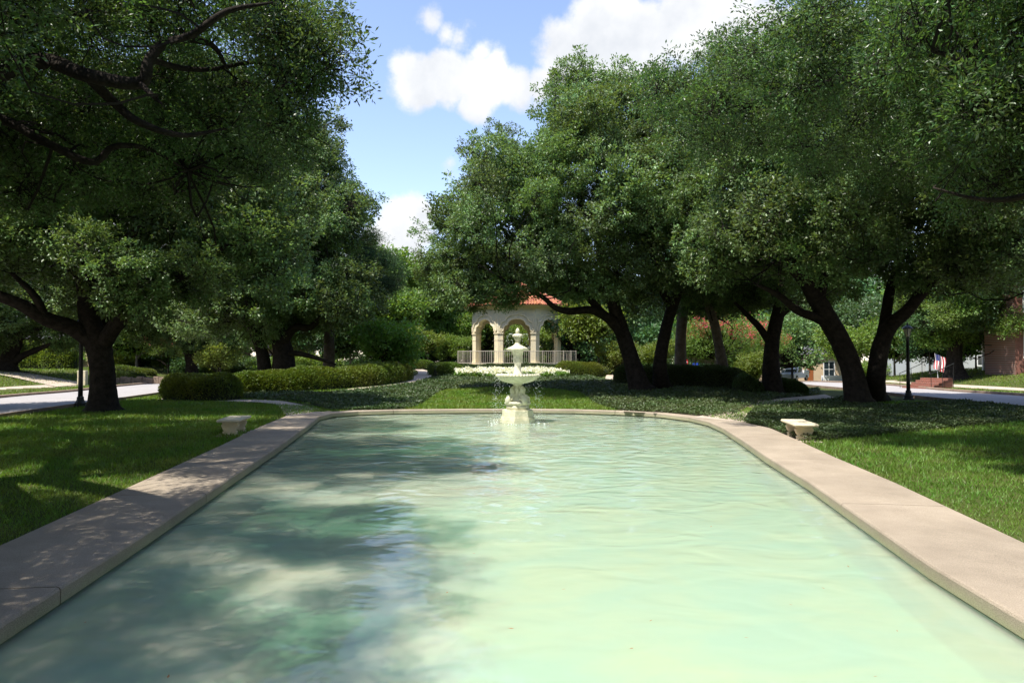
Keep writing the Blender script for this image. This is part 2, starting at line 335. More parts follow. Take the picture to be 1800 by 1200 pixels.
def tube(mb, pts, rad, seg=10, mi=0, rough=0.0, sub=4, seed=0):
    pr = crom([(*p, r) for p, r in zip([tuple(q)[:3] for q in pts], rad)], sub)
    P_, Rr = pr[:, :3], np.maximum(pr[:, 3], 0.002)
    T = np.gradient(P_, axis=0); T /= np.linalg.norm(T, axis=1)[:, None] + 1e-9
    u = np.cross(T[0], (0.13, 0.97, 0.2)); u /= np.linalg.norm(u); V = []
    for i in range(len(P_)):
        u = u - T[i] * np.dot(u, T[i]); u /= np.linalg.norm(u); w = np.cross(T[i], u)
        a = np.arange(seg) * 2 * np.pi / seg
        rr = Rr[i] * (1 + rough * (np.sin(a * 3 + seed + i * .21) * .6 + np.sin(a * 5 + seed * 2 - i * .17) * .4 + rng.normal(0, .25, seg)))
        V.append(P_[i] + np.outer(np.cos(a) * rr, u) + np.outer(np.sin(a) * rr, w))
    f = []
    for k in range(len(P_) - 1):
        for i in range(seg):
            j = (i + 1) % seg; f.append((k * seg + i, k * seg + j, (k + 1) * seg + j, (k + 1) * seg + i))
    f.append(tuple(reversed(range(seg)))); f.append(tuple(range((len(P_) - 1) * seg, len(P_) * seg)))
    return mb.add(np.concatenate(V), f, mi)
def unit(a): return a / (np.linalg.norm(a, axis=1)[:, None] + 1e-9)
def leaves(mb, pos, dirs, L, W, mi=0, upbias=0.6, fold=0.15):
    n = len(pos); d = unit(dirs); nn = unit(rng.normal(size=(n, 3)) + np.array([0, 0, upbias * 1.6])); s = unit(np.cross(d, nn)); nn = np.cross(s, d)
    L = np.broadcast_to(L, n)[:, None]; W = np.broadcast_to(W, n)[:, None]
    v = np.empty((n, 4, 3)); v[:, 0] = pos; v[:, 1] = pos + d * L * .5 + s * W * .5 + nn * W * fold; v[:, 2] = pos + d * L; v[:, 3] = pos + d * L * .5 - s * W * .5 + nn * W * fold
    return mb.add(v.reshape(-1, 3), np.arange(n * 4).reshape(n, 4), mi)
def sticks(mb, a, b, ra, rb, mi=0):
    n = len(a); t = unit(b - a); u = unit(np.cross(t, np.array([0.31, 0.2, 0.93]))); w = np.cross(t, u); v = np.empty((n, 6, 3))
    ra = np.broadcast_to(ra, n)[:, None]; rb = np.broadcast_to(rb, n)[:, None]
    for k in range(3):
        c, s = math.cos(k * 2.094), math.sin(k * 2.094); v[:, k] = a + (u * c + w * s) * ra; v[:, k + 3] = b + (u * c + w * s) * rb
    base = (np.arange(n) * 6)[:, None, None]; q = np.array([[0, 1, 4, 3], [1, 2, 5, 4], [2, 0, 3, 5]])[None]
    return mb.add(v.reshape(-1, 3), (base + q).reshape(-1, 4), mi)
def inpoly(poly, x, y):
    poly = np.asarray(poly); r = np.zeros(len(x), bool); j = len(poly) - 1
    for i in range(len(poly)):
        xi, yi = poly[i]; xj, yj = poly[j]
        c = ((yi > y) != (yj > y)) & (x < (xj - xi) * (y - yi) / (yj - yi + 1e-12) + xi); r ^= c; j = i
    return r

# ------------------------------------------------------------------ pool outline (top inner edge of the coping)
pl = [G(x, y, 0.02) for x, y in [(0, 1098), (251, 940), (403, 840), (489, 784), (540, 748)]]
pr_ = [G(x, y, 0.02) for x, y in [(1800, 1089), (1633, 990), (1421, 845), (1347, 801), (1304, 772), (1270, 751)]]
far = [G(x, y, 0.02) for x, y in [(562, 731), (585, 725.5), (630, 722), (700, 720), (800, 719), (910, 718.7), (1010, 719.5), (1090, 722), (1160, 726), (1210, 732), (1245, 740)]]
left = [(-3.02, 1.0)] + [(p.x, p.y) for p in pl]; right = [(p.x, p.y) for p in reversed(pr_)] + [(3.05, 1.0)]
loop = left + [(p.x, p.y) for p in far] + right          # clockwise from near left
SIDE_L = np.array(crom(left + [(far[0].x, far[0].y)], 1)); 
def offset(poly, w):
    out = []; n = len(poly)
    for i in range(n):
        a = np.array(poly[i - 1]); b = np.array(poly[i]); c = np.array(poly[(i + 1) % n])
        e1 = (b - a) / np.linalg.norm(b - a); e2 = (c - b) / np.linalg.norm(c - b); n1_ = np.array((-e1[1], e1[0])); n2_ = np.array((-e2[1], e2[0]))
        m_ = n1_ + n2_; m_ /= np.linalg.norm(m_); wi = w[i] if hasattr(w, '__len__') else w
        out.append(tuple(b + m_ * min(wi / max(0.3, np.dot(m_, n1_)), wi * 1.6)))
    return out
wid = [1.25] * (len(left)) + [1.1, .7, .36, .24, .22, .22, .22, .24, .32, .5, .9] + [1.25] * len(right)
outer = offset(loop, wid)
print('pool', [tuple(round(c, 2) for c in q) for q in loop])

# ------------------------------------------------------------------ ground
def lines(lo, hi, flo, fhi, fine):
    a = list(np.arange(flo, fhi + 1e-6, fine)); s = fine; x = fhi
    while x < hi: s = min(s * 1.12, 8); x += s; a.append(x)
    s = fine; x = flo
    while x > lo: s = min(s * 1.12, 8); x -= s; a.insert(0, x)
    return np.array(a)
gx = lines(-260, 260, -9, 9, 0.2); gy = lines(-60, 420, 0, 28, 0.2)
XX, YY = np.meshgrid(gx, gy); ZZ = hgt(XX, YY)
mid = offset(loop, [w * .5 for w in wid])
ins = inpoly(mid, XX.ravel(), YY.ravel()).reshape(XX.shape)
ZZ = np.where(ins, -0.9, ZZ)
# keep the ground below the carriageways
onroad = ((XX < road_l_near(YY) + .0) & (XX > road_l_far(YY) - .0)) | ((XX > road_r_near(YY)) & (XX < road_r_far(YY)))
nx, ny = len(gx), len(gy); idx = np.arange(nx * ny).reshape(ny, nx)
mb = MB().add(np.stack([XX, YY, ZZ], -1).reshape(-1, 3), np.stack([idx[:-1, :-1], idx[:-1, 1:], idx[1:, 1:], idx[1:, :-1]], -1).reshape(-1, 4))
tag(mb.obj('ground', 'soil', smooth=True), 'mown grass ground that rises gently towards the gazebo', kind='structure')

def ribbon(name, A, B, m_, z=0.02, n=8, label=None, thick=0.0, across=6):
    A = crom([(*p, 0) for p in A], n)[:, :2]; B = crom([(*p, 0) for p in B], n)[:, :2]; k = len(A); V = []
    for j in range(across + 1):
        t = j / across; X = A * (1 - t) + B * t; V.append(np.column_stack([X, hgt(X[:, 0], X[:, 1]) + z]))
    V = np.stack(V, 1).reshape(-1, 3); w = across + 1; f = [(i * w + j, i * w + j + 1, (i + 1) * w + j + 1, (i + 1) * w + j) for i in range(k - 1) for j in range(across)]
    mbx = MB().add(V, f); o = mbx.obj(name, m_, smooth=True); tag(o, label, kind='structure'); return o
ys = [-30, -10, 5, 15, 25, 35, 45, 55, 65, 80, 100, 130, 170]
ribbon('road', [(road_l_near(y), y) for y in ys], [(road_l_far(y), y) for y in ys], 'road', 0.025, 10, 'pale concrete street passing behind the dark leaning oak and lamp post')
ribbon('road', [(road_r_near(y), y) for y in ys], [(road_r_far(y), y) for y in ys], 'road', 0.025, 10, 'pale concrete street passing the steps with the striped flag')
def kerb(fn, sgn, label):
    yy = np.concatenate([np.arange(-20, 60, 1.0), np.arange(60, 120, 4.0)]); mbx = MB(); V = []
    for y in yy:
        x = fn(y); z = H1(x, y)
        for (dx, dz) in ((0, -.05), (0, .13), (.03 * sgn, .15), (.22 * sgn, .15), (.22 * sgn, -.05)): V.append((x + dx, y, z + dz))
    f = [(i * 5 + j, i * 5 + j + 1, (i + 1) * 5 + j + 1, (i + 1) * 5 + j) for i in range(len(yy) - 1) for j in range(4)]
    tag(mbx.add(V, f).obj('kerb', 'kerb'), label, kind='structure')
kerb(road_l_far, -1, 'brown concrete kerb along the far side of the street'); kerb(road_r_far, 1, 'tan concrete kerb below the lawn with the steps')
kerb(lambda y: road_l_near(y), .4, 'low kerb beside the lawn of the leaning oak'); kerb(lambda y: road_r_near(y), -.4, 'low kerb beside the shaded ground cover')
# sidewalks beyond the streets
ribbon('sidewalk', [(road_l_far(y) - 3.2, y) for y in ys], [(road_l_far(y) - 4.3, y) for y in ys], 'path', 0.03, 10)
ribbon('sidewalk', [(road_r_far(y) + 3.0, y) for y in ys], [(road_r_far(y) + 4.2, y) for y in ys], 'path', 0.03, 10)
ribbon('driveway', [(-29.3, 44), (-32, 45.5), (-38, 46.5), (-50, 47)], [(-31, 50), (-34, 50), (-40, 50.5), (-50, 51)], 'path', 0.06, 8)
ribbon('driveway', [(27.6, 27.5), (31, 29), (34, 33), (40, 36)], [(27.6, 26), (32, 27.3), (36, 31), (42, 34)], 'path', 0.06, 8)
def gp(pts): return [(q.x, q.y) for q in (G(*p) for p in pts)]
# paths that leave the pool corners, and the path up past the long hedge
ribbon('path', [(far[0].x - 1.0, far[0].y - 0.3)] + gp([(480, 711), (400, 706.5), (330, 705), (280, 704)]), [(far[1].x - .2, far[1].y + .6)] + gp([(500, 706.5), (410, 703), (340, 702), (285, 701)]), 'path', 0.03, 8, 'narrow path leading from the pool corner along the lawn')
ribbon('path', [(far[-1].x + 1.0, far[-1].y - .4)] + gp([(1330, 716), (1400, 709), (1470, 701)]), [(far[-1].x - 0.1, far[-1].y + 1.2)] + gp([(1310, 710), (1380, 700), (1450, 694)]), 'path', 0.03, 8, 'narrow path leading from the pool corner under the oaks')
ribbon('path', gp([(560, 692), (620, 684), (700, 671), (728, 662), (735, 655), (728, 650)]), gp([(560, 694), (640, 686), (720, 674), (757, 663), (756, 655), (742, 650)]), 'path', 0.05, 8, 'pale path curving up between the long hedge and the round hedge')
ribbon('path', gp([(1064, 667), (1066, 661), (1072, 656)]), gp([(1105, 669), (1100, 662), (1090, 656)]), 'path', 0.05, 6, 'short pale path showing left of the twin leaning trunks')

# ------------------------------------------------------------------ pool
def fill(name, poly, z, m_, label, res=None):
    cxm = np.mean([p[0] for p in poly]); cym = np.mean([p[1] for p in poly])
    mbx = MB().add([(*p, z) for p in poly] , [tuple(reversed(range(len(poly))))]); return tag(mbx.obj(name, m_), label, kind='structure')
water_loop = offset(loop, 0.03)
fill('pool_floor', offset(loop, 0.02), -0.62, 'plaster', 'pale plaster floor of the pool')
fill('water', offset(loop, 0.045), -0.15, 'water', 'milky pale green pool water with ripples')
# walls below the coping: stained band at the waterline
mbx = MB(); wl_in = offset(loop, 0.05); n_ = len(wl_in)
V = [(*p, -0.065) for p in wl_in] + [(*p, -0.185) for p in wl_in] ; mbx.add(V, [(i, (i + 1) % n_, n_ + (i + 1) % n_, n_ + i) for i in range(n_)], 1)
V = [(*p, -0.185) for p in offset(loop, 0.03)] + [(*p, -0.64) for p in offset(loop, 0.02)]; mbx.add(V, [(i, (i + 1) % n_, n_ + (i + 1) % n_, n_ + i) for i in range(n_)], 0)
tag(mbx.obj('pool_wall', ['plaster', 'waterline']), 'pool wall below the coping, stained dark at the waterline', kind='structure')
# coping slabs, each its own piece with a joint
cop = empty('pool_coping', (0, 0, 0), label='pink beige concrete coping around the pool', kind='structure')
LI = np.array(loop + [loop[0]]); LO = np.array(outer + [outer[0]])
seglen = np.linalg.norm(np.diff(LI, axis=0), axis=1); cum = np.concatenate([[0], np.cumsum(seglen)])
def at(s): return np.array([np.interp(s, cum, LI[:, k]) for k in (0, 1)]), np.array([np.interp(s, cum, LO[:, k]) for k in (0, 1)])
sj = 0.0; k = 0; joints = []
while sj < cum[-1] - 1.0: joints.append(sj); sj += [4.6, 3.9, 4.2, 4.0][k % 4]; k += 1
joints.append(cum[-1])
for a, b in zip(joints[:-1], joints[1:]):
    ss = sorted(set([a + .009, b - .009] + [c for c in cum if a + .05 < c < b - .05] + list(np.linspace(a + .009, b - .009, 8)))); V = []
    for s in ss:
        i_, o_ = at(s); d_ = (o_ - i_) / np.linalg.norm(o_ - i_)
        for (off, z) in ((0, -.115), (0, -.005), (.012, .014), (.03, .022)): q = i_ + d_ * off; V.append((q[0], q[1], z))
        m_ = (i_ + o_) / 2; V.append((m_[0], m_[1], .026)); q = o_ - d_ * .02; V.append((q[0], q[1], .022)); V.append((o_[0], o_[1], .01)); V.append((o_[0], o_[1], -.115))
    w = 8; f = [(i * w + j, (i + 1) * w + j, (i + 1) * w + (j + 1) % w, i * w + (j + 1) % w) for i in range(len(ss) - 1) for j in range(w)]
    f += [tuple(range(w)), tuple(reversed(range((len(ss) - 1) * w, len(ss) * w)))]
    MB().add(V, f).obj('coping_slab', 'concrete', cop)
# bed under the coping so that the joints do not show daylight
mbx = MB(); a_ = offset(loop, 0.06); b_ = offset(loop, [w_ - .04 for w_ in wid]); n_ = len(a_)
tag(mbx.add([(*p, -.02) for p in a_] + [(*p, -.02) for p in b_], [(i, (i + 1) % n_, n_ + (i + 1) % n_, n_ + i) for i in range(n_)]).obj('coping_bed', 'litter'), kind='structure')

# ------------------------------------------------------------------ grass, ground cover
poly_pool = outer
def scatter(n, x0, x1, y0, y1, test, p=1.4):
    # denser near the viewer
    u = rng.random(n); a = y0 ** (1 - p); b = y1 ** (1 - p); y = (a + u * (b - a)) ** (1 / (1 - p)); x = x0 + rng.random(n) * (x1 - x0); k = test(x, y); return x[k], y[k]
def grass(name, n, x0, x1, y0, y1, test, label, hh=0.045):
    x, y = scatter(n, x0, x1, y0, y1, test); n = len(x); z = hgt(x, y); sc_ = np.clip(y / 9, .7, 4.5)
    a = rng.random(n) * 6.283; w = 0.0055 * sc_; h = hh * (.6 + .8 * rng.random(n)) * np.clip(sc_, .8, 1.9); lean = rng.normal(0, .5, (n, 2)) * h[:, None]
    v = np.empty((n, 3, 3)); v[:, 0] = np.column_stack([x - np.cos(a) * w, y - np.sin(a) * w, z]); v[:, 1] = np.column_stack([x + np.cos(a) * w, y + np.sin(a) * w, z]); v[:, 2] = np.column_stack([x + lean[:, 0], y + lean[:, 1], z + h])
    o = MB().add(v.reshape(-1, 3), np.arange(n * 3).reshape(n, 3)).obj(name, 'blade'); tag(o, label, 'grass', kind='stuff'); return o
ivyR = [(far[-1].x + 1.0, far[-1].y - .2)] + gp([(1320, 752), (1383, 774), (1430, 778), (1640, 757), (1800, 741)]) + [(17.5, 19), (19, 22), (18.9, 26), (19.2, 30)] + gp([(1640, 712), (1560, 716), (1480, 703), (1400, 711), (1330, 718)])
bedR = gp([(1060, 716), (1100, 725), (1180, 729), (1235, 735), (1290, 730), (1330, 709), (1400, 698), (1440, 692), (1440, 684), (1300, 686), (1180, 684), (1100, 676), (1010, 657), (900, 659), (815, 658), (800, 672), (770, 686), (850, 682), (950, 682), (1020, 690)])
bedL = gp([(545, 709), (575, 722), (640, 723), (700, 721), (722, 718), (770, 690), (815, 672), (830, 661), (790, 661), (760, 666), (730, 675), (640, 688), (560, 694), (440, 694), (410, 700), (440, 702)])
def pathtest(x, y): return ~inpoly(ivyR, x, y) & ~inpoly(bedR, x, y) & ~inpoly(bedL, x, y)
npathL = gp([(560, 716), (480, 711), (400, 706.5), (280, 704), (280, 701), (410, 703), (500, 706.5), (570, 712)])
grass('lawn_grass', 420000, -21, -4, 4, 44, lambda x, y: ~inpoly(poly_pool, x, y) & pathtest(x, y) & (x > road_l_near(y) + .15) & (x < 0) & (y < 40) & ~inpoly(npathL, x, y), 'shaded green lawn with sunlit dapples on the leaning oak side of the pool')
grass('lawn_grass', 300000, 4, 21, 4, 30, lambda x, y: ~inpoly(poly_pool, x, y) & pathtest(x, y) & (x < road_r_near(y) - .1), 'green lawn beside the sunny coping and the white bench')
grass('lawn_grass', 90000, -7, 9, 24, 40, lambda x, y: ~inpoly(poly_pool, x, y) & ~inpoly(bedL, x, y) & ~inpoly(bedR, x, y) & (y < 37), 'strip of lawn behind the fountain sloping up to the flower bed')
grass('lawn_grass', 110000, -60, -22, 18, 70, lambda x, y: (x < road_l_far(y) - .3) & ~((x < road_l_far(y) - 3.1) & (x > road_l_far(y) - 4.4)) , 'lawns beyond the street behind the leaning oak', 0.06)
grass('lawn_grass', 110000, 24, 60, 20, 70, lambda x, y: (x > road_r_far(y) + .3) & ~((x > road_r_far(y) + 2.9) & (x < road_r_far(y) + 4.3)), 'lawns beyond the street around the brick steps', 0.06)
def cover(name, poly, n, label, hh=0.16, m_='ivy', size=0.05):
    xs = [p[0] for p in poly]; ysq = [p[1] for p in poly]
    x, y = scatter(n, min(xs), max(xs), max(3, min(ysq)), max(ysq), lambda x, y: inpoly(poly, x, y) & ~inpoly(outer, x, y), 1.2); n = len(x)
    lump = np.array([mnoise.noise(Vector((a * 1.3, b * 1.3, 0))) for a, b in zip(x[::1], y[::1])]) if n < 400000 else 0
    top = hh * (.75 + .6 * lump); z = hgt(x, y) + top * (1 - rng.random(n) ** 2 * .9) + .01
    sc_ = np.clip(y / 16, .8, 2.2); dirs = rng.normal(size=(n, 3)) * [1, 1, .5]
    mbx = MB(); leaves(mbx, np.column_stack([x, y, z]), dirs, size * sc_ * (.7 + .6 * rng.random(n)), size * .62 * sc_, 0, 1.0)
    # soil sheet
    o = mbx.obj(name, m_); tag(o, label, 'ground cover', kind='stuff')
    f_ = MB(); pts = [(px_, py_) for px_, py_ in poly]
    return o
def soil(poly, label):
    xs = [p[0] for p in poly]; ysq = [p[1] for p in poly]; a = np.arange(min(xs) - .3, max(xs) + .3, .3); b = np.arange(min(ysq) - .3, max(ysq) + .3, .3)
    X, Y = np.meshgrid(a, b); Z = hgt(X, Y) + .012; id_ = np.arange(X.size).reshape(X.shape); q = np.stack([id_[:-1, :-1], id_[:-1, 1:], id_[1:, 1:], id_[1:, :-1]], -1).reshape(-1, 4)
    ok = inpoly(poly, X.ravel(), Y.ravel()); q = q[ok[q].all(1)]; tag(MB().add(np.stack([X, Y, Z], -1).reshape(-1, 3), q).obj('planting_bed', 'litter', smooth=True), label, kind='structure')
for pg, nn_, lb, sl in ((ivyR, 130000, 'dark glossy ground cover under the twin oak behind the bench with a grey front leg', 'soil under the ground cover behind the bench'),
                    (bedR, 110000, 'dark ground cover around the twin leaning trunks behind the pool', 'soil under the leaning trunks'),
                    (bedL, 120000, 'grey green ground cover sloping down from the long hedge to the pool rim', 'soil below the long hedge')):
    soil(pg, sl); cover('ground_cover', pg, nn_ * 2, lb)

# ------------------------------------------------------------------ foliage building blocks
def clump_mesh(name, seed, Rr, flat, nt, nl, L, W, leafm, twigm='twig', tuft=0.16, up=0.6):
    global rng
    keep = rng; rng = np.random.default_rng(seed); mbx = MB()
    d = unit(rng.normal(size=(nt, 3))); r = Rr * (0.35 + 0.65 * rng.random(nt) ** .5); r *= 1 + .22 * np.sin(d[:, 0] * 5 + seed) * np.cos(d[:, 1] * 4)
    c = d * r[:, None] * [1, 1, flat]; c[:, 2] = np.where(c[:, 2] < 0, c[:, 2] * .7, c[:, 2])
    hub = c * .5 + rng.normal(size=(nt, 3)) * .16 * Rr
    sticks(mbx, hub, c, .006 * L / .08, .003 * L / .08, 1)
    kq = rng.choice(nt, nt // 4, replace=False); sticks(mbx, np.zeros((len(kq), 3)) + rng.normal(size=(len(kq), 3)) * .1, hub[kq], .010 * L / .08, .006 * L / .08, 1)
    k = np.repeat(np.arange(nt), nl); n = len(k); out = unit(c)[k]
    q = rng.normal(size=(n, 3)); pos = c[k] + q * tuft * [1, 1, .6]; dirs = out * .3 + unit(q) * .9 + rng.normal(size=(n, 3)) * .5
    leaves(mbx, pos, dirs, L * (.65 + .7 * rng.random(n)), W * (.7 + .6 * rng.random(n)), 0, up)
    me = mbx.mesh(name, [leafm, twigm], False); rng = keep; return me
OAK = [clump_mesh('leafy_branch', 10 + i, 1.25, .8, 46, 38, .125, .072, 'oak_leaf', tuft=.11, up=1.1) for i in range(5)]
NEAR = [clump_mesh('leafy_branch', 30 + i, .78, .7, 66, 20, .078, .032, 'near_leaf', tuft=.08, up=.9) for i in range(4)]
DARK = [clump_mesh('leafy_branch', 50 + i, 1.2, .8, 46, 38, .12, .07, 'dark_leaf', tuft=.12, up=1.1) for i in range(3)]
BRIGHT = [clump_mesh('leafy_branch', 70 + i, 1.2, .7, 60, 34, .13, .085, 'bright_leaf', tuft=.17) for i in range(3)]
LIME = [clump_mesh('leafy_branch', 80 + i, 1.1, .6, 50, 34, .12, .08, 'lime_leaf', tuft=.16) for i in range(2)]
CONI = [clump_mesh('leafy_branch', 90 + i, 1.2, .4, 90, 36, .16, .02, 'conifer', tuft=.16) for i in range(2)]
def thin(pts, dmin, dens=None):
    out = []; 
    for i, p in enumerate(pts):
        if all((p[0] - q[0]) ** 2 + (p[1] - q[1]) ** 2 + (p[2] - q[2]) ** 2 > dmin ** 2 for q in out): out.append(p)
    return out
def tree(name, label, base, limbs, blobs, clumps, step=1.1, scale=(.8, 1.25), bark='bark', group=None, cat='tree', inner=0.35, seed=0, extra=(), zmin=None, flare=1.5):
    """limbs: [(world points, radii)], the first is the trunk. blobs: [(centre, (rx, ry, rz))] that the leafy branches fill."""
    rnd = random.Random(seed); rg = np.random.default_rng(seed)
    root = empty(name, base, label=label, cat=cat, group=group); B = Vector(base)
    loc = lambda p: tuple(Vector(p) - B)
    for i, (pts, rad) in enumerate(limbs):
        big = max(rad) > .12
        m_ = MB(); pts = [loc(p) for p in pts]
        if i == 0 or i == flare_second(limbs, i, base):
            p0 = Vector(pts[0]); pts = [tuple(p0 + Vector((0, 0, -.25)))] + [tuple(p0 + Vector((0, 0, .02)))] + [tuple(p0.lerp(Vector(pts[1]), .22))] + pts[1:]; rad = [rad[0] * flare * 1.12, rad[0] * flare, rad[0] * 1.08] + list(rad[1:])
        tube(m_, pts, rad, 14 if big else 8, rough=.07 if big else .04, sub=5, seed=seed + i); m_.obj('trunk' if i == 0 else 'limb', bark, root, smooth=True)
    cand = []; inn = []
    for (c, r) in blobs:
        c = np.array(c); r = np.array(r); n = int(60 + 9 * (r[0] * r[1] + r[1] * r[2] + r[0] * r[2]) / step ** 2)
        d = unit(rg.normal(size=(n, 3))); rr = rg.uniform(.74, 1.10, n) + .18 * (rg.random(n) > .86)
        q = c + d * rr[:, None] * r; cand.append(q)
        m = int(n * .25); q = c + unit(rg.normal(size=(m, 3))) * (rg.random(m) ** .5 * .75)[:, None] * r; inn.append(q)
    allp = np.concatenate(cand); deep = np.zeros(len(allp), bool)
    for (c, r) in blobs: deep |= (((allp - np.array(c)) / np.array(r)) ** 2).sum(1) < .5
    outp = allp[~deep]; f_ = .42 if step < 1 else .30
    outp = np.array([p for p in outp if mnoise.noise(Vector(p) * f_ + Vector((seed * 7.3, 0, 0))) > (-.36 if step < 1 else -.13)]); rg.shuffle(outp); outp = thin(outp.tolist(), step); inp = np.concatenate(inn); rg.shuffle(inp); inp = thin(inp.tolist(), step * 1.45)
    inp = inp[:int(len(outp) * inner)]; pts = outp + inp + [tuple(e) for e in extra]
    if zmin is not None: pts = [p for p in pts if p[2] > zmin]
    if limbs[0][1][0] < .6: pts = [p for p in pts if min(np.linalg.norm(np.array(crom([tuple(q) for q in ps], 4)) - np.array(p), axis=1).min() for ps, rd in limbs) < 5.5]
    # small branches joining each leafy branch to the nearest limb
    lp = np.array([tuple(q) for (ps, rd) in limbs for q in crom([tuple(p) for p in ps], 4)[3 if len(ps) > 2 else 1:]])
    mbx = MB(); a, b, c_ = [], [], []
    for p in pts:
        p = np.array(p); dd = lp - p; dist = np.linalg.norm(dd, axis=1) + np.maximum(0, dd[:, 2]) * 1.2; near = lp[dist.argmin()]; a.append(near); b.append(p)
    a = np.array(a); b = np.array(b); ln = np.linalg.norm(b - a, axis=1)[:, None]; D1 = rg.normal(size=a.shape) * .13; D2 = rg.normal(size=a.shape) * .07; NS = 7
    bend = lambda t: a * (1 - t) + b * t + ln * (D1 * math.sin(math.pi * t) + D2 * math.sin(2 * math.pi * t) + np.array([0, 0, -.10]) * math.sin(math.pi * t)) + rg.normal(size=a.shape) * .012 * (0 < t < 1)
    r0 = np.clip(ln[:, 0] * .010, .010, .045); o0 = np.array(base)
    K_ = [bend(t / NS) - o0 for t in range(NS + 1)]
    for q_ in range(NS): sticks(mbx, K_[q_], K_[q_ + 1], r0 * (1 - q_ / NS * .8), r0 * (1 - (q_ + 1) / NS * .8))
    crown = mbx.obj('crown', 'twig', root)
    for p in pts:
        o = link('leafy_branch', rnd.choice(clumps), crown); s = rnd.uniform(*scale); o.location = loc(p); o.rotation_euler = (rnd.gauss(0, .45), rnd.gauss(0, .45), rnd.uniform(0, 6.283)); o.scale = (s * rnd.uniform(.9, 1.15), s, s * rnd.uniform(.85, 1.15))
    print(name, label[:30], 'clumps', len(pts)); return root
def flare_second(limbs, i, base):
    p = Vector(limbs[i][0][0]); return i if i > 0 and abs(p.z - base[2]) < .25 else -1
def PB(l, Y): return [( tuple(P(x, y, Y + dy)), (rx / (F / (Y + dy)), ry_, rz / (F / (Y + dy)))) for (x, y, rx, rz, ry_, dy) in l]
def PL(l, Y): return [tuple(P(x, y, Y + dy)) for (x, y, dy) in l]

# ---- the oak with leaning limbs left of the long hedge (Y about 24)
b = G(180, 724); Y0 = b.y
tree('live_oak', 'big dark leaning oak standing on the lawn in front of the lamp post', tuple(b),
     [([tuple(b)] + PL([(180, 650, 0), (172, 600, 0), (158, 560, 0), (150, 500, .2), (140, 440, .5), (150, 370, 1)], Y0), [.46, .40, .42, .34, .30, .24, .12]),
      (PL([(172, 610, 0), (130, 578, -.4), (80, 560, -1), (30, 532, -1.6), (-60, 500, -2)], Y0), [.30, .27, .24, .2, .14]),
      (PL([(176, 612, 0), (205, 570, -.2), (240, 540, -.4), (270, 510, -.6), (330, 480, -1), (400, 430, -1.4)], Y0), [.3, .25, .2, .17, .13, .06]),
      (PL([(170, 590, .2), (195, 560, .6), (250, 520, 1.2), (330, 500, 2)], Y0), [.2, .17, .13, .07]),
      (PL([(150, 500, .2), (200, 440, 0), (260, 390, -.6), (330, 340, -1)], Y0), [.2, .16, .12, .06]),
      (PL([(150, 490, .2), (90, 440, 0), (30, 400, -.6), (-40, 380, -1)], Y0), [.2, .16, .12, .06]),
      (PL([(80, 560, -1), (60, 520, -1.5), (20, 480, -2)], Y0), [.15, .12, .06])],
     PB([(130, 440, 150, 70, 3.4, 0), (300, 455, 140, 62, 3, -.5), (20, 430, 120, 70, 3, -.5), (170, 330, 190, 110, 4.5, 1), (380, 390, 120, 80, 3, .8), (-120, 400, 130, 110, 4, 0), (330, 270, 150, 110, 4, 2)], Y0),
     OAK, 1.15, seed=1, zmin=3.2, inner=.2)
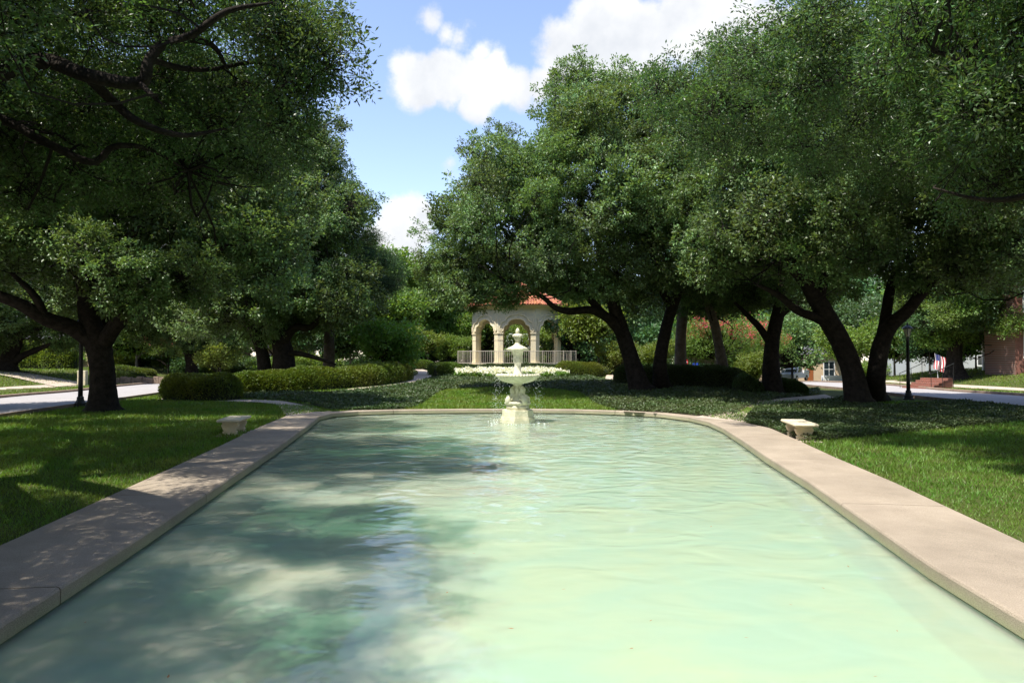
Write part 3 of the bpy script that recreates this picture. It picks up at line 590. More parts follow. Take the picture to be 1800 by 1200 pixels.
# ---- overhanging tree beside the viewer: trunk out of view
tree('live_oak', 'overhanging oak whose dark limbs cross the sky above the shaded lawn', (-10.6, 8.6, 0),
     [([(-10.6, 8.6, 0), (-10.3, 8.6, 2.2), (-9.9, 8.7, 3.6), (-9.0, 8.8, 5.0)], [.45, .38, .36, .28]),
      ([(-9.9, 8.7, 3.6)] + PL([(-120, 190, 0), (0, 128, 0), (80, 108, .3), (150, 132, 0), (245, 146, 0), (262, 105, 0), (300, 72, .2), (370, 78, .4), (400, 122, .6)], 10), [.22, .17, .13, .12, .105, .09, .075, .06, .045, .02]),
      (PL([(150, 130, 0), (200, 180, .3), (245, 215, .3), (320, 238, .5), (400, 226, .8)], 10), [.09, .075, .06, .04, .015]),
      (PL([(245, 146, 0), (270, 170, -.3), (285, 184, -.3)], 10), [.05, .035, .015]),
      (PL([(300, 72, 0), (340, 60, -.3), (400, 20, -.5), (480, 5, -.5)], 9.6), [.05, .05, .04, .015]),
      ([(-9.0, 8.8, 4.2)] + PL([(-100, 200, 1), (0, 210, 1), (70, 245, 1), (160, 285, 1.2), (200, 258, 1.2), (260, 262, 1.4), (330, 300, 2)], 10), [.2, .14, .08, .07, .06, .05, .035, .015]),
      (PL([(262, 105, 0), (320, 120, .8), (375, 122, 1), (450, 110, 1), (520, 130, 1.2)], 10), [.05, .045, .035, .025, .012]),
      ([(-9.0, 8.8, 5.0), (-7.6, 7, 6.6), (-6.4, 5.5, 7.4), (-5.4, 5, 7.8)], [.26, .2, .14, .06]),
      ([(-9.0, 8.8, 5.0), (-11, 11, 6.4), (-12.8, 13.5, 7.2), (-15.4, 15.6, 7.8)], [.22, .17, .12, .05]), ([(-9.0, 8.8, 5.0), (-10, 12, 6.8), (-10.6, 16, 7.8), (-10.6, 19.5, 8.4)], [.2, .16, .11, .05]),
      ([(-9.4, 8.6, 4.6), (-7.8, 6, 5.8), (-6.4, 3, 6.4), (-5.0, .6, 6.8)], [.2, .16, .12, .05]), ([(-10.2, 8.6, 3.8), (-12.4, 8.4, 6.2), (-14.4, 8, 7.4)], [.2, .15, .06]),
      ([(-9.0, 8.8, 5.0), (-7.6, 10, 6.8), (-6.2, 11.6, 7.8)], [.2, .14, .06])],
     PB([(60, 40, 230, 150, 3.0, 1), (330, 50, 200, 120, 2.8, 1.3), (395, 100, 90, 100, 1.8, 1.2), (250, 250, 170, 80, 1.8, 2.8), (385, 250, 95, 66, 1.6, 2.4), (30, 270, 180, 90, 2.0, 2.6), (-60, 120, 200, 160, 2.6, 2.5)], 10.5) +
     [((-6.2, 5.0, 6.4), (2.6, 2.6, 1.4)), ((-7.6, 2.5, 6.2), (2.4, 2.4, 1.4)), ((-5.6, 12.4, 7.6), (2.4, 2, 1.3)), ((-9.0, 13.5, 7.2), (2.0, 2.0, 1.0)), ((-9.4, 4.6, 7.0), (2.2, 2.2, 1.1)), ((-8.6, 17.5, 8.4), (2.2, 1.6, 1.0)), ((-12.8, 11, 7.4), (2.0, 1.6, .9)), ((-12.4, 16.5, 7.6), (2.2, 1.5, .9)), ((-14.5, 7.5, 7.6), (2.0, 2.0, .9)), ((-5.6, 2.2, 6.6), (1.9, 1.7, .9)), ((-4.9, 0.2, 6.8), (1.7, 1.4, .8)), ((-10.6, 20.0, 8.8), (2.2, 1.3, 1.0)), ((-15.0, 13.5, 7.8), (2.4, 1.5, .9)), ((-11.0, 13.2, 7.9), (2.0, 1.2, .9)), ((-16.2, 17.2, 8.2), (2.2, 1.4, .9)), ((-13.0, 6.5, 7.4), (2.0, 1.5, .9)), ((-11.6, 3.6, 7.2), (1.8, 1.5, .9)), ((-13.2, 10.2, 7.8), (1.8, 1.3, .8))],
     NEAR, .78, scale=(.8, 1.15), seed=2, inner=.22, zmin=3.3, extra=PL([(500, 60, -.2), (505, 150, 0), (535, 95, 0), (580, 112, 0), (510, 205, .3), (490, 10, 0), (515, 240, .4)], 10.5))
# ---- tall oak with twin trunks leaning apart in front of the gazebo
b = G(1125, 689); Y0 = b.y; b2 = G(1163, 685)
tree('live_oak', 'wide oak with twin trunks leaning apart whose crown hides part of the gazebo roof', tuple(b),
     [([tuple(b)] + PL([(1112, 640, 0), (1100, 600, -.2), (1085, 555, -.4), (1075, 520, -.6), (1060, 460, -1), (1040, 380, -1)], Y0), [.52, .42, .38, .34, .28, .2, .12]),
      ([tuple(b2)] + PL([(1160, 640, .2), (1168, 590, .3), (1180, 545, .3), (1195, 510, .4), (1230, 470, .6), (1260, 400, .8)], Y0), [.42, .34, .30, .28, .24, .18, .1]),
      (PL([(1097, 590, -.3), (1070, 560, -.8), (1040, 545, -1.4), (1000, 547, -2), (975, 540, -2.4), (950, 520, -2.8), (900, 500, -3)], Y0), [.30, .25, .2, .17, .13, .1, .05]),
      (PL([(1060, 552, -1), (1030, 520, -1.2), (990, 500, -1.4), (930, 480, -2)], Y0), [.2, .16, .12, .06]),
      (PL([(1078, 530, -.6), (1000, 440, 0), (940, 400, .5), (860, 380, 1)], Y0), [.2, .17, .12, .06]),
      (PL([(1180, 540, .3), (1150, 480, .5), (1140, 400, 1), (1120, 300, 1)], Y0), [.2, .17, .13, .06]),
      (PL([(1070, 480, -1), (1040, 400, 0), (1000, 300, .6), (990, 220, 1)], Y0), [.18, .15, .11, .05])],
     PB([(775, 468, 38, 30, 2, 0), (812, 400, 42, 48, 2.4, .5), (790, 440, 40, 50, 2.4, 0), (890, 315, 52, 62, 3, .5), (880, 420, 80, 66, 3.4, -1), (975, 215, 50, 62, 3, 1), (1000, 330, 110, 110, 4, -1), (1075, 215, 75, 60, 3.4, 1.5), (1160, 220, 70, 66, 3.4, 2), (1120, 340, 110, 110, 4, 0), (990, 450, 110, 50, 3.2, -2),
         (1190, 330, 90, 90, 3.5, 1), (815, 505, 24, 16, 1.2, -2.2), (1100, 460, 110, 62, 3, -1), (1220, 430, 80, 70, 3, 0), (1000, 160, 22, 26, 1.2, 1), (880, 525, 14, 10, .8, -2.4)], Y0) + [((.6, 28.6, 8.8), (2.6, 1.8, 1.3)), ((3.6, 28.0, 8.6), (2.4, 1.8, 1.2))],
     OAK, 1.18, seed=3, inner=.2, extra=PL([(905, 505, -2.8), (948, 500, -2.6), (832, 522, -1.6), (862, 512, -2.4), (806, 500, -1.0)], Y0))
# ---- oak with a V trunk beside the lamp post
b = G(1508, 712); Y0 = b.y; b2 = G(1536, 706)
tree('live_oak', 'huge oak forking at the ground into a V in front of the right street', tuple(b),
     [([tuple(b)] + PL([(1497, 650, 0), (1478, 600, -.2), (1455, 560, -.5), (1438, 530, -.8), (1410, 490, -1.2), (1370, 450, -1.8)], Y0), [.48, .42, .40, .37, .33, .24, .14]),
      ([tuple(b2)] + PL([(1540, 660, .2), (1548, 610, .2), (1565, 572, .2), (1595, 545, 0), (1630, 500, -.2), (1660, 460, -.4), (1700, 400, -.8)], Y0), [.46, .36, .34, .30, .24, .22, .16, .1]),
      (PL([(1550, 600, .2), (1556, 560, .6), (1565, 510, 1), (1580, 460, 1.2), (1590, 400, 1)], Y0), [.26, .22, .2, .16, .1]),
      (PL([(1462, 570, -.5), (1430, 556, -.8), (1400, 545, -1.2), (1370, 520, -1.6), (1330, 500, -2)], Y0), [.2, .18, .15, .12, .06]),
      (PL([(1440, 530, -.8), (1450, 470, -.6), (1440, 400, -.5), (1420, 300, 0)], Y0), [.22, .18, .13, .07]),
      (PL([(1590, 400, 1), (1600, 300, 1), (1570, 150, 1)], Y0), [.14, .1, .05])],
     PB([(1265, 120, 62, 80, 2.6, 2), (1300, 210, 80, 90, 3, 1), (1330, 60, 80, 90, 3, 1), (1390, 150, 110, 110, 3.5, 0), (1290, 320, 100, 90, 3.2, 0), (1420, 330, 130, 110, 3.5, -1.5), (1330, 420, 110, 62, 3, -1.5),
         (1500, 100, 130, 130, 4, 0), (1560, 280, 130, 130, 4, -.5), (1480, 420, 130, 60, 4.2, -3), (1650, 120, 150, 150, 5, -1), (1700, 330, 140, 120, 5, -2), (1640, 440, 110, 45, 4, -2), (1800, 200, 140, 150, 4, 0), (1820, 400, 110, 80, 3, 0), (1440, 10, 130, 100, 4, 1)], Y0),
     OAK + DARK[:1], 1.2, seed=4, inner=.15)
# ---- near right overhanging tree
tree('live_oak', 'near overhanging oak with larger dark leaves in the upper corner', (11.8, 10.5, 0),
     [([(11.8, 10.5, 0), (11.6, 10.5, 2.2), (11.2, 10.5, 4), (10.6, 10.4, 5.4)], [.4, .34, .3, .2]),
      ([(11.2, 10.5, 4.0)] + PL([(1900, 300, -.6), (1800, 345, -.6), (1720, 350, -.4), (1640, 330, -.3)], 10.5), [.13, .07, .05, .03, .012]),
      ([(11.0, 10.5, 5.0), (9.6, 11.6, 6.6), (7.8, 13.0, 7.4), (6.2, 15.0, 7.8), (5.8, 17.5, 8.4)], [.2, .16, .12, .08, .03]), ([(11.0, 10.5, 5.0), (11.2, 13, 6.6), (11.6, 16, 7.6), (12, 19, 8.2)], [.2, .16, .11, .04]),
      ([(10.9, 10.5, 4.8)] + PL([(1850, 130, 0), (1750, 120, 0), (1640, 90, 0)], 10.5), [.2, .12, .08, .03])],
     PB([(1790, 60, 120, 130, 1.8, 0), (1850, 250, 110, 110, 1.8, .6), (1660, 20, 110, 70, 1.6, 0), (1770, 260, 60, 50, 1, .5)], 11) + [((10.5, 8, 7), (2, 2, 1.2)), ((9.4, 13.2, 7.6), (2.4, 2.2, 1.2)), ((12.5, 14.5, 7.6), (2.4, 2.2, 1.2)), ((9.2, 18, 8.2), (2.6, 2.2, 1.3)), ((12.6, 19.5, 8.4), (3, 2.6, 1.4)), ((11.0, 11.0, 8.0), (2.4, 2.2, 1.2)), ((6.4, 13.2, 7.8), (1.8, 1.7, .9)), ((8.0, 10.2, 7.6), (1.9, 1.5, .9)), ((6.0, 17.5, 8.6), (2.2, 1.9, 1.1)), ((7.6, 8.0, 7.0), (1.7, 1.2, .8)), ((10.0, 8.4, 7.0), (1.5, 1.2, .8))],
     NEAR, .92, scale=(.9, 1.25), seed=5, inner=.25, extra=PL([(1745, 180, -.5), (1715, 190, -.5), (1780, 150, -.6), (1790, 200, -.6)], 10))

# ------------------------------------------------------------------ further trees
def far_crown(name, seed, blobs, n, L, W, mats, up=.5, sprig=.3, blossom=None):
    """one crown mesh about its own origin; blobs [(c, r)]"""
    global rng
    keep = rng; rng = np.random.default_rng(seed); mbx = MB(); vol = np.array([r[0] * r[1] + r[1] * r[2] + r[0] * r[2] for c, r in blobs]); vol /= vol.sum(); pos, dr = [], []
    nt = n // 14
    for (c, r), w in zip(blobs, vol):
        m_ = max(3, int(nt * w)); d = unit(rng.normal(size=(m_, 3))); rad = rng.uniform(.55, 1.04, m_) * (1 + .14 * np.sin(d[:, 0] * 6 + seed) * np.sin(d[:, 2] * 5 + 1))
        p = np.array(c) + d * rad[:, None] * np.array(r); pos.append(np.repeat(p, 14, 0)); dr.append(np.repeat(d, 14, 0))
    pos = np.concatenate(pos); dr = np.concatenate(dr); k = len(pos); pos = pos + rng.normal(size=(k, 3)) * sprig * [1, 1, .6]
    leaves(mbx, pos, dr * .7 + rng.normal(size=(k, 3)) * .6 + [0, 0, .1], L * (.6 + .8 * rng.random(k)), W, 0, up)
    # thin dark branches inside
    ctr = np.array([c for c, r in blobs]).mean(0); ctr[2] = min(c[2] - r[2] * .8 for c, r in blobs); sel = rng.choice(k, min(110, k)); a = np.repeat(ctr[None], len(sel), 0); b = pos[sel]; m1_ = a * .5 + b * .5 + rng.normal(size=a.shape) * .15
    sticks(mbx, a, m1_, .05, .03, 1); sticks(mbx, m1_, b, .03, .008, 1)
    if blossom:
        sel = rng.choice(k, 95); cen = pos[sel]; cen = cen[cen[:, 2] > np.quantile(pos[:, 2], .45)]; q = np.repeat(cen, 34, 0) + rng.normal(size=(len(cen) * 34, 3)) * [.13, .13, .16]
        leaves(mbx, q, rng.normal(size=q.shape), .09, .08, 2, .3)
    me = mbx.mesh(name, mats, False); rng = keep; return me
def rb(seed, n, rx, rz, lo=.35):
    r_ = random.Random(seed); return [((r_.uniform(-1, 1) * rx * .6, r_.uniform(-1, 1) * rx * .6, r_.uniform(-.6, .7) * rz), (rx * r_.uniform(lo, .65), rx * r_.uniform(lo, .65), rz * r_.uniform(.35, .6))) for _ in range(n)]
FARM = [far_crown('crown', 100 + i, rb(i + 3, 11, 4.2, 3.0), 12000, .32, .20, ['dark_leaf', 'twig'], sprig=.35) for i in range(3)]
FINE = [far_crown('crown', 110 + i, rb(i + 9, 9, 2.2, 1.7), 8000, .20, .13, ['bright_leaf', 'twig'], sprig=.22) for i in range(3)]
PINK = far_crown('crown', 120, rb(31, 12, 2.6, 1.5), 12000, .12, .06, ['bright_leaf', 'twig', 'pink'], sprig=.2, blossom=True)
def simple_tree(name, label, base, h, crown_me, cs, cz, trunk_r, leafm=None, bark='bark', stems=1, lean=(0, 0), group=None, seed=0, cat='tree', rot=None):
    root = empty(name, base, label=label, cat=cat, group=group); rd = random.Random(seed)
    for s in range(stems):
        a = rd.uniform(0, 6.28); sp = .14 * cs * (stems > 1); top = (lean[0] + math.cos(a + s * 2.1) * sp * 3, lean[1] + math.sin(a + s * 2.1) * sp * 3, cz + .3 * cs)
        m_ = MB(); x0, y0 = math.cos(a + s * 2.1) * trunk_r * (stems > 1) * 1.6, math.sin(a + s * 2.1) * trunk_r * (stems > 1) * 1.6
        tube(m_, [(x0, y0, -.2), (x0, y0, .1), (x0 * 1.1 + top[0] * .15, y0 + top[1] * .15, cz * .3), (top[0] * .6, top[1] * .6, cz * .72), top], [trunk_r * 1.5, trunk_r * 1.15, trunk_r, trunk_r * .8, trunk_r * .3], 10, rough=.06, sub=4, seed=seed); m_.obj('trunk', bark, root, smooth=True)
        if stems == 1:
            for k in range(3):
                a2 = rd.uniform(0, 6.28); z0 = cz * rd.uniform(.45, .65); m_ = MB(); q = .55 * cs * 3; b0 = (top[0] * .5, top[1] * .5, z0)
                tube(m_, [b0, (b0[0] + math.cos(a2) * q * .4, b0[1] + math.sin(a2) * q * .4, z0 + q * .3), (b0[0] + math.cos(a2) * q, b0[1] + math.sin(a2) * q, z0 + q * .62)], [trunk_r * .5, trunk_r * .36, trunk_r * .12], 7, rough=.05, seed=k); m_.obj('limb', bark, root, smooth=True)
    c = link('crown', crown_me, root); c.location = (lean[0], lean[1], cz + (h - cz) * .5); c.rotation_euler = (0, 0, rd.uniform(0, 6.28) if rot is None else rot); c.scale = (cs, cs, cs * rd.uniform(.9, 1.1))
    if leafm:
        c.material_slots[0].link = 'OBJECT'; c.material_slots[0].material = M[leafm]
    return root
def T(px, py, Y):         # ground point at depth Y below pixel column px
    x = (px - CX) / F * Y; return (x, Y, H1(x, Y))

# straight grey trunk with an airy conifer crown behind the long hedge
b = T(578, 0, 47)
tree('cypress_tree', 'tall cypress with a straight grey trunk rising behind the long hedge', b,
     [([b] + PL([(578, 600, 0), (577, 540, 0), (575, 470, 0), (574, 380, 0), (572, 290, 0)], 47), [.42, .36, .34, .30, .22, .1]),
      (PL([(577, 540, 0), (610, 500, 0), (650, 470, 0)], 47), [.12, .08, .03]), (PL([(576, 500, 0), (540, 480, 0), (500, 470, 0)], 47), [.12, .08, .03])],
     PB([(635, 465, 44, 30, 1.6, 0), (610, 520, 50, 26, 1.8, 0), (655, 500, 30, 16, 1.2, 0), (530, 520, 60, 30, 2, 1), (590, 430, 60, 36, 2, 0)], 47), CONI, 1.0, scale=(.8, 1.2), bark='bark_pale', seed=6, inner=.4)
# oak crown above it
b = T(500, 0, 42)
tree('live_oak', 'oak with a stout low trunk behind the long hedge, limbs sweeping towards the grey trunk', b,
     [([b] + PL([(498, 620, 0), (490, 590, 0), (480, 540, 0), (470, 440, 0)], 42), [.75, .62, .5, .36, .15]),
      ([tuple(Vector(b) + Vector((-1.2, .2, 0)))] + PL([(462, 625, 0), (450, 590, 0), (430, 560, 0), (400, 520, 0)], 42), [.45, .38, .3, .22, .1]),
      (PL([(492, 612, 0), (505, 590, -.4), (520, 575, -.8), (545, 575, -1), (570, 550, -1.2), (600, 510, -1.6)], 42), [.34, .28, .24, .2, .14, .06]),
      (PL([(500, 620, 0), (530, 622, -.6), (560, 630, -1), (590, 640, -1.4)], 42), [.2, .16, .12, .05]),
      (PL([(480, 560, 0), (540, 500, 0), (590, 400, 0)], 42), [.26, .2, .1])],
     PB([(535, 335, 60, 70, 3, 0), (590, 385, 36, 46, 2.0, -.5), (520, 440, 100, 70, 3.6, -1), (580, 450, 36, 34, 2.0, 1), (450, 330, 90, 90, 3.5, 0), (420, 470, 90, 60, 3.5, 0), (560, 520, 85, 36, 2.8, -1), (480, 550, 80, 36, 3, 1), (380, 560, 60, 30, 2.4, 0), (500, 270, 70, 60, 2.5, 0), (618, 352, 16, 20, 1.0, 0), (560, 285, 30, 34, 1.4, 0)], 42),
     OAK, 1.25, scale=(.95, 1.4), seed=7, inner=.25)
# oak further along on the left
b = T(338, 0, 60)
tree('live_oak', 'smaller oak with a forked trunk beyond the rounded end of the long hedge', b,
     [([b] + PL([(336, 640, 0), (330, 615, 0), (318, 598, 0), (300, 580, 0)], 60), [.6, .45, .38, .26, .12]),
      (PL([(338, 645, 0), (345, 625, 0), (365, 600, 0), (390, 580, 0)], 60), [.34, .3, .22, .1]), (PL([(332, 615, 0), (335, 590, 0), (330, 560, 0)], 60), [.34, .26, .12])],
     PB([(280, 560, 75, 34, 3.4, 0), (350, 565, 85, 34, 3.6, 0), (320, 520, 100, 40, 4, 0), (400, 580, 50, 26, 2.6, 0), (230, 540, 60, 36, 3, 0)], 60), OAK, 1.5, scale=(1.1, 1.5), seed=8, inner=.2)
# far left oak
b = T(12, 0, 50)
tree('live_oak', 'dark oak on the raised lawn across the street, left of the lamp post', b,
     [([b] + PL([(14, 640, 0), (20, 620, 0), (28, 600, 0), (40, 560, 0)], 50), [.9, .65, .52, .4, .2]),
      (PL([(24, 635, 0), (40, 625, 0), (70, 612, 0), (100, 600, 0)], 50), [.32, .24, .18, .07]), (PL([(18, 620, 0), (5, 600, 0), (-10, 580, 0)], 50), [.3, .24, .12]), (PL([(30, 600, 0), (60, 580, 0), (95, 572, 0)], 50), [.2, .15, .05])],
     PB([(0, 560, 80, 40, 4, 0), (80, 565, 60, 30, 3, 0), (120, 540, 50, 40, 3, 0), (40, 500, 110, 50, 4, 0), (-60, 590, 50, 30, 3, 0), (125, 585, 22, 22, 1.6, 0)], 50), OAK, 1.4, scale=(1.1, 1.5), seed=9, inner=.3)
# trunks between the two big oaks of the sunny side
b = T(1198, 0, 40)
tree('cedar_elm', 'slender tree with a straight pale streaked trunk right of the twin leaning trunks', b,
     [([b] + PL([(1196, 630, 0), (1197, 590, 0), (1201, 545, 0), (1204, 500, 0), (1206, 440, 0)], 40), [.42, .34, .31, .30, .24, .14])],
     PB([(1215, 490, 60, 34, 2.4, 0), (1180, 520, 45, 22, 1.8, 1), (1240, 535, 36, 18, 1.4, 0)], 40), DARK, 1.2, bark='bark_pale', seed=10)
b = T(1272, 0, 38)
tree('cedar_elm', 'slender tree whose pale trunk leans over beside the pink crape myrtle', b,
     [([b] + PL([(1268, 630, 0), (1262, 600, 0), (1256, 570, 0), (1246, 540, 0), (1235, 510, 0)], 38), [.36, .30, .26, .25, .22, .14])],
     PB([(1240, 500, 55, 26, 2.2, 0), (1290, 520, 45, 22, 2, 1)], 38), DARK, 1.2, bark='bark_pale', seed=11)
b = T(1358, 0, 35)
tree('live_oak', 'oak with an upright trunk and raised side limb beside the white truck', b,
     [([b] + PL([(1356, 640, 0), (1358, 600, 0), (1364, 565, 0), (1372, 530, 0), (1378, 480, 0)], 35), [.52, .42, .36, .34, .28, .14]),
      (PL([(1352, 600, 0), (1335, 575, 0), (1315, 555, 0), (1290, 530, 0)], 35), [.2, .17, .13, .05]), (PL([(1366, 560, 0), (1390, 540, 0), (1410, 545, -.3), (1430, 560, -.6)], 35), [.2, .16, .1, .04])],
     PB([(1380, 480, 90, 40, 3, 1), (1310, 510, 65, 30, 2.4, 0), (1430, 500, 50, 26, 2, 1), (1340, 450, 80, 40, 2.6, 2)], 35), OAK, 1.15, seed=12)
# the lawn tree across the right street
b = T(1680, 0, 50)
tree('live_oak', 'broad tree on the lawn by the brick steps across the street', b,
     [([b] + PL([(1678, 640, 0), (1679, 610, 0), (1682, 585, 0), (1685, 550, 0)], 50), [.75, .55, .48, .42, .22]),
      (PL([(1676, 620, 0), (1662, 600, 0), (1645, 585, 0), (1625, 575, 0)], 50), [.28, .22, .16, .06]), (PL([(1684, 590, 0), (1710, 560, 0), (1740, 540, 0)], 50), [.28, .2, .08])],
     PB([(1650, 555, 55, 36, 3, 0), (1700, 560, 60, 32, 3.4, 0), (1760, 550, 60, 40, 3.4, 0), (1690, 510, 90, 40, 4, 0), (1790, 520, 60, 40, 3, 0), (1830, 560, 40, 40, 3, 0)], 50), BRIGHT + DARK, 1.4, scale=(1.0, 1.4), seed=13, inner=.35)

# bright small trees, shrubs and crape myrtles near the gazebo
spots = [('shrub_tree', 'bright green bushy tree with some rusty leaves right of the grey cypress trunk', 672, 48, 3.6, 1.2, 1.5, 'bright_leaf', .10),
         ('shrub_tree', 'yellow green small tree between the rusty bushy tree and the gazebo', 752, 58, 2.6, .8, 1.3, 'lime_leaf', .08),
         ('shrub_tree', 'low yellow green shrub tree beside the left end of the gazebo railing', 792, 64, 2.2, .7, 1.1, 'lime_leaf', .06),
         ('shrub_tree', 'taller airy green tree above the yellow green shrub trees', 700, 60, 6.2, 1.4, 3.6, 'bright_leaf', .14),
         ('shrub_tree', 'yellow leafed small tree seen through the middle arch of the gazebo', 905, 72, 3.6, 1.2, 1.6, 'lime_leaf', .08),
         ('shrub_tree', 'green tree seen through the left arch of the gazebo', 852, 70, 4.6, 1.2, 2.2, 'bright_leaf', .09),
         ('shrub_tree', 'pale green dogwood tree seen past the right arch of the gazebo', 962, 69, 3.4, 1.1, 1.7, 'lime_leaf', .07),
         ('shrub_tree', 'light green small tree with a thin stem left of the twin leaning trunks', 1052, 50, 4.6, 1.1, 2.4, 'lime_leaf', .08),
         ('shrub_tree', 'dark green bushy tree against the right side of the gazebo', 1018, 60, 4.0, 1.3, 1.8, 'dark_leaf', .1),
         ('shrub_tree', 'dark small tree with a thin trunk just right of the grey cypress trunk', 616, 60, 4.8, 1.2, 2.0, 'dark_leaf', .1),
         ('shrub_tree', 'golden shrub between the twin leaning trunks', 1140, 52, 1.7, .75, .9, 'lime_leaf', .06),
         ('shrub_tree', 'golden green low shrub left of the twin leaning trunks', 1092, 49, 1.6, .7, .8, 'lime_leaf', .06),
         ('shrub_tree', 'small lime green shrub in front of the dark hedge near the pink crape myrtle', 1330, 48, 2.0, .62, 1.0, 'lime_leaf', .05),
         ('shrub_tree', 'feathery lime tree between the leaning trunks of the V oak and the street', 1512, 60, 4.2, 1.3, 2.0, 'lime_leaf', .09),
         ('shrub_tree', 'small round green tree in front of the beige house', 1392, 84, 6.4, 1.75, 3.6, 'oak_leaf', .12),
         ('shrub_tree', 'leafy green tree across the street beyond the stone sign', 160 + 80, 72, 5.4, 1.5, 2.2, 'bright_leaf', .10),
         ('shrub_tree', 'lime shrub behind the long hedge left of the stout oak trunk', 385, 58, 2.6, .8, 1.3, 'lime_leaf', .05),
         ('shrub_tree', 'small tree trimmed to a cone in front of the white house', 1634, 56, 4.2, 1.0, 1.9, 'dark_leaf', .08),
         ('shrub_tree', 'small round tree beside the white flagless pole', 1715, 54, 3.4, 1.0, 1.6, 'bright_leaf', .07),
         ('shrub_tree', 'small leafy tree against the brick house corner', 1742, 56, 3.6, 1.0, 1.6, 'bright_leaf', .07),
         ('shrub_tree', 'small dark evergreen behind the striped flag', 1660, 58, 2.8, .8, 1.4, 'dark_leaf', .07),
         ('shrub_tree', 'bushy green tree left of the lantern post across the street', 1572, 62, 4.8, 1.3, 2.3, 'bright_leaf', .09)]
for i, (nm, lb, px, Y, h, cs, cz, lm, tr) in enumerate(spots):
    simple_tree(nm, lb, T(px, 0, Y), h, FINE[i % 3], cs, cz, tr, lm, 'bark_pale' if i % 2 else 'bark', seed=200 + i, cat='tree')
simple_tree('crape_myrtle', 'wide crape myrtle with pink blossom and pale stems behind the dark hedge', T(1262, 0, 56), 5.2, PINK, 1.35, 2.2, .06, None, 'bark_pale', stems=6, seed=300)
simple_tree('crape_myrtle', 'crape myrtle in pink bloom beside the wide one, partly behind the upright oak trunk', T(1330, 0, 58), 4.4, PINK, 1.0, 2.0, .05, None, 'bark_pale', stems=5, seed=301, rot=2)
simple_tree('crape_myrtle', 'crape myrtle low and pink at the slender pale trunk', T(1218, 0, 57), 4.0, PINK, .8, 1.9, .05, None, 'bark_pale', stems=5, seed=303, rot=4)
simple_tree('crape_myrtle', 'small crape myrtle with coral pink blossom on the lawn across the left street', T(296, 0, 68), 4.3, PINK, .8, 2.0, .07, None, 'bark', stems=1, seed=302, rot=1)
simple_tree('crape_myrtle', 'sparse crape myrtle with few blossoms behind the forked oak trunk', T(385, 0, 72), 5.0, PINK, 1.0, 2.2, .07, None, 'bark', stems=2, seed=304, rot=3)
# the distant belt of trees, each one its own
rd = random.Random(5); belt = []
ORD = 'first second third fourth fifth sixth seventh eighth ninth tenth eleventh twelfth thirteenth fourteenth fifteenth sixteenth seventeenth eighteenth nineteenth twentieth'.split() + ['twenty-' + w for w in 'first second third fourth fifth sixth seventh eighth ninth'.split()] + ['thirtieth'] + ['thirty-' + w for w in 'first second third fourth fifth sixth seventh eighth ninth'.split()] + ['fortieth'] + ['forty-' + w for w in 'first second third fourth fifth sixth'.split()]
desc = ['tall dark tree', 'rounded green tree', 'broad shady tree', 'dense evergreen tree']
places = ['beyond the street on the shaded side', 'behind the long hedge', 'behind the gazebo', 'behind the pink crape myrtles', 'beyond the street on the lamp post side']
k = 0
for row, (Y, dx, hs) in enumerate([(84, 7.0, 1.35), (108, 9.5, 1.8), (140, 12, 2.3)]):
    x = -Y * .86; no = 0
    while x < Y * .86:
        xx = x + rd.uniform(-1.5, 1.5); yy = Y + rd.uniform(-6, 6); px = CX + xx / yy * F
        gap = 600 < px < 800
        s = hs * rd.uniform(.9, 1.2) * (.72 if gap else 1)
        if row == 0 and (1340 < px < 1470 or 1560 < px < 1800 or px < 130): x += dx; continue
        ri = 0 if px < 280 else 1 if px < 640 else 2 if px < 1100 else 3 if px < 1400 else 4
        simple_tree('background_tree', f"{desc[k % 4]} in the {['nearest', 'middle', 'farthest'][row]} row of the distant belt, {ORD[no]} from the left", (xx, yy, H1(xx, yy)), 3.9 * s * 1.9, FARM[k % 3], s, 2.4 * s, .3, ['dark_leaf', 'bright_leaf', 'dark_leaf', 'oak_leaf'][(k * 7) % 4], seed=400 + k, group='trees of the distant belt'); k += 1; no += 1
        x += dx
for i, (x, y, s) in enumerate([(-12, -9, 2.0), (-2, -14, 2.1), (10, -10, 2.0), (24, -4, 2.0), (-25, -2, 2.1), (-34, 14, 2.1), (33, 12, 2.1), (-16, -24, 2.3), (8, -28, 2.3), (30, -22, 2.3), (-38, -20, 2.3), (46, 26, 2.3), (-50, 30, 2.3), (-56, 12, 2.3), (-60, 48, 2.4), (-78, 62, 2.5), (60, 44, 2.4), (52, 8, 2.3)]):  # extra unseen trees, added to block sky light and fill the open left
    simple_tree('added_shade_tree', f'broad added tree outside the view, {ORD[i]} of the shading trees', (x, y, H1(x, y)), 3.9 * s * 1.7, FARM[i % 3], s, 2.6 * s, .35, 'dark_leaf', seed=700 + i, group='added trees outside the view for shade')
simple_tree('shrub_tree', 'tall sunlit green tree rising in the sky gap above the rusty bushy tree', T(682, 0, 66), 12.0, FARM[0], 1.15, 3.6, .25, 'bright_leaf', seed=760)
simple_tree('shrub_tree', 'tall dark green tree in the sky gap left of the gazebo oak', T(738, 0, 72), 12.2, FARM[1], 1.15, 3.4, .25, 'dark_leaf', seed=761)
simple_tree('shrub_tree', 'sunlit tree behind the yellow green small tree near the gazebo', T(785, 0, 70), 6.6, FARM[2], .75, 2.2, .2, 'bright_leaf', seed=762)
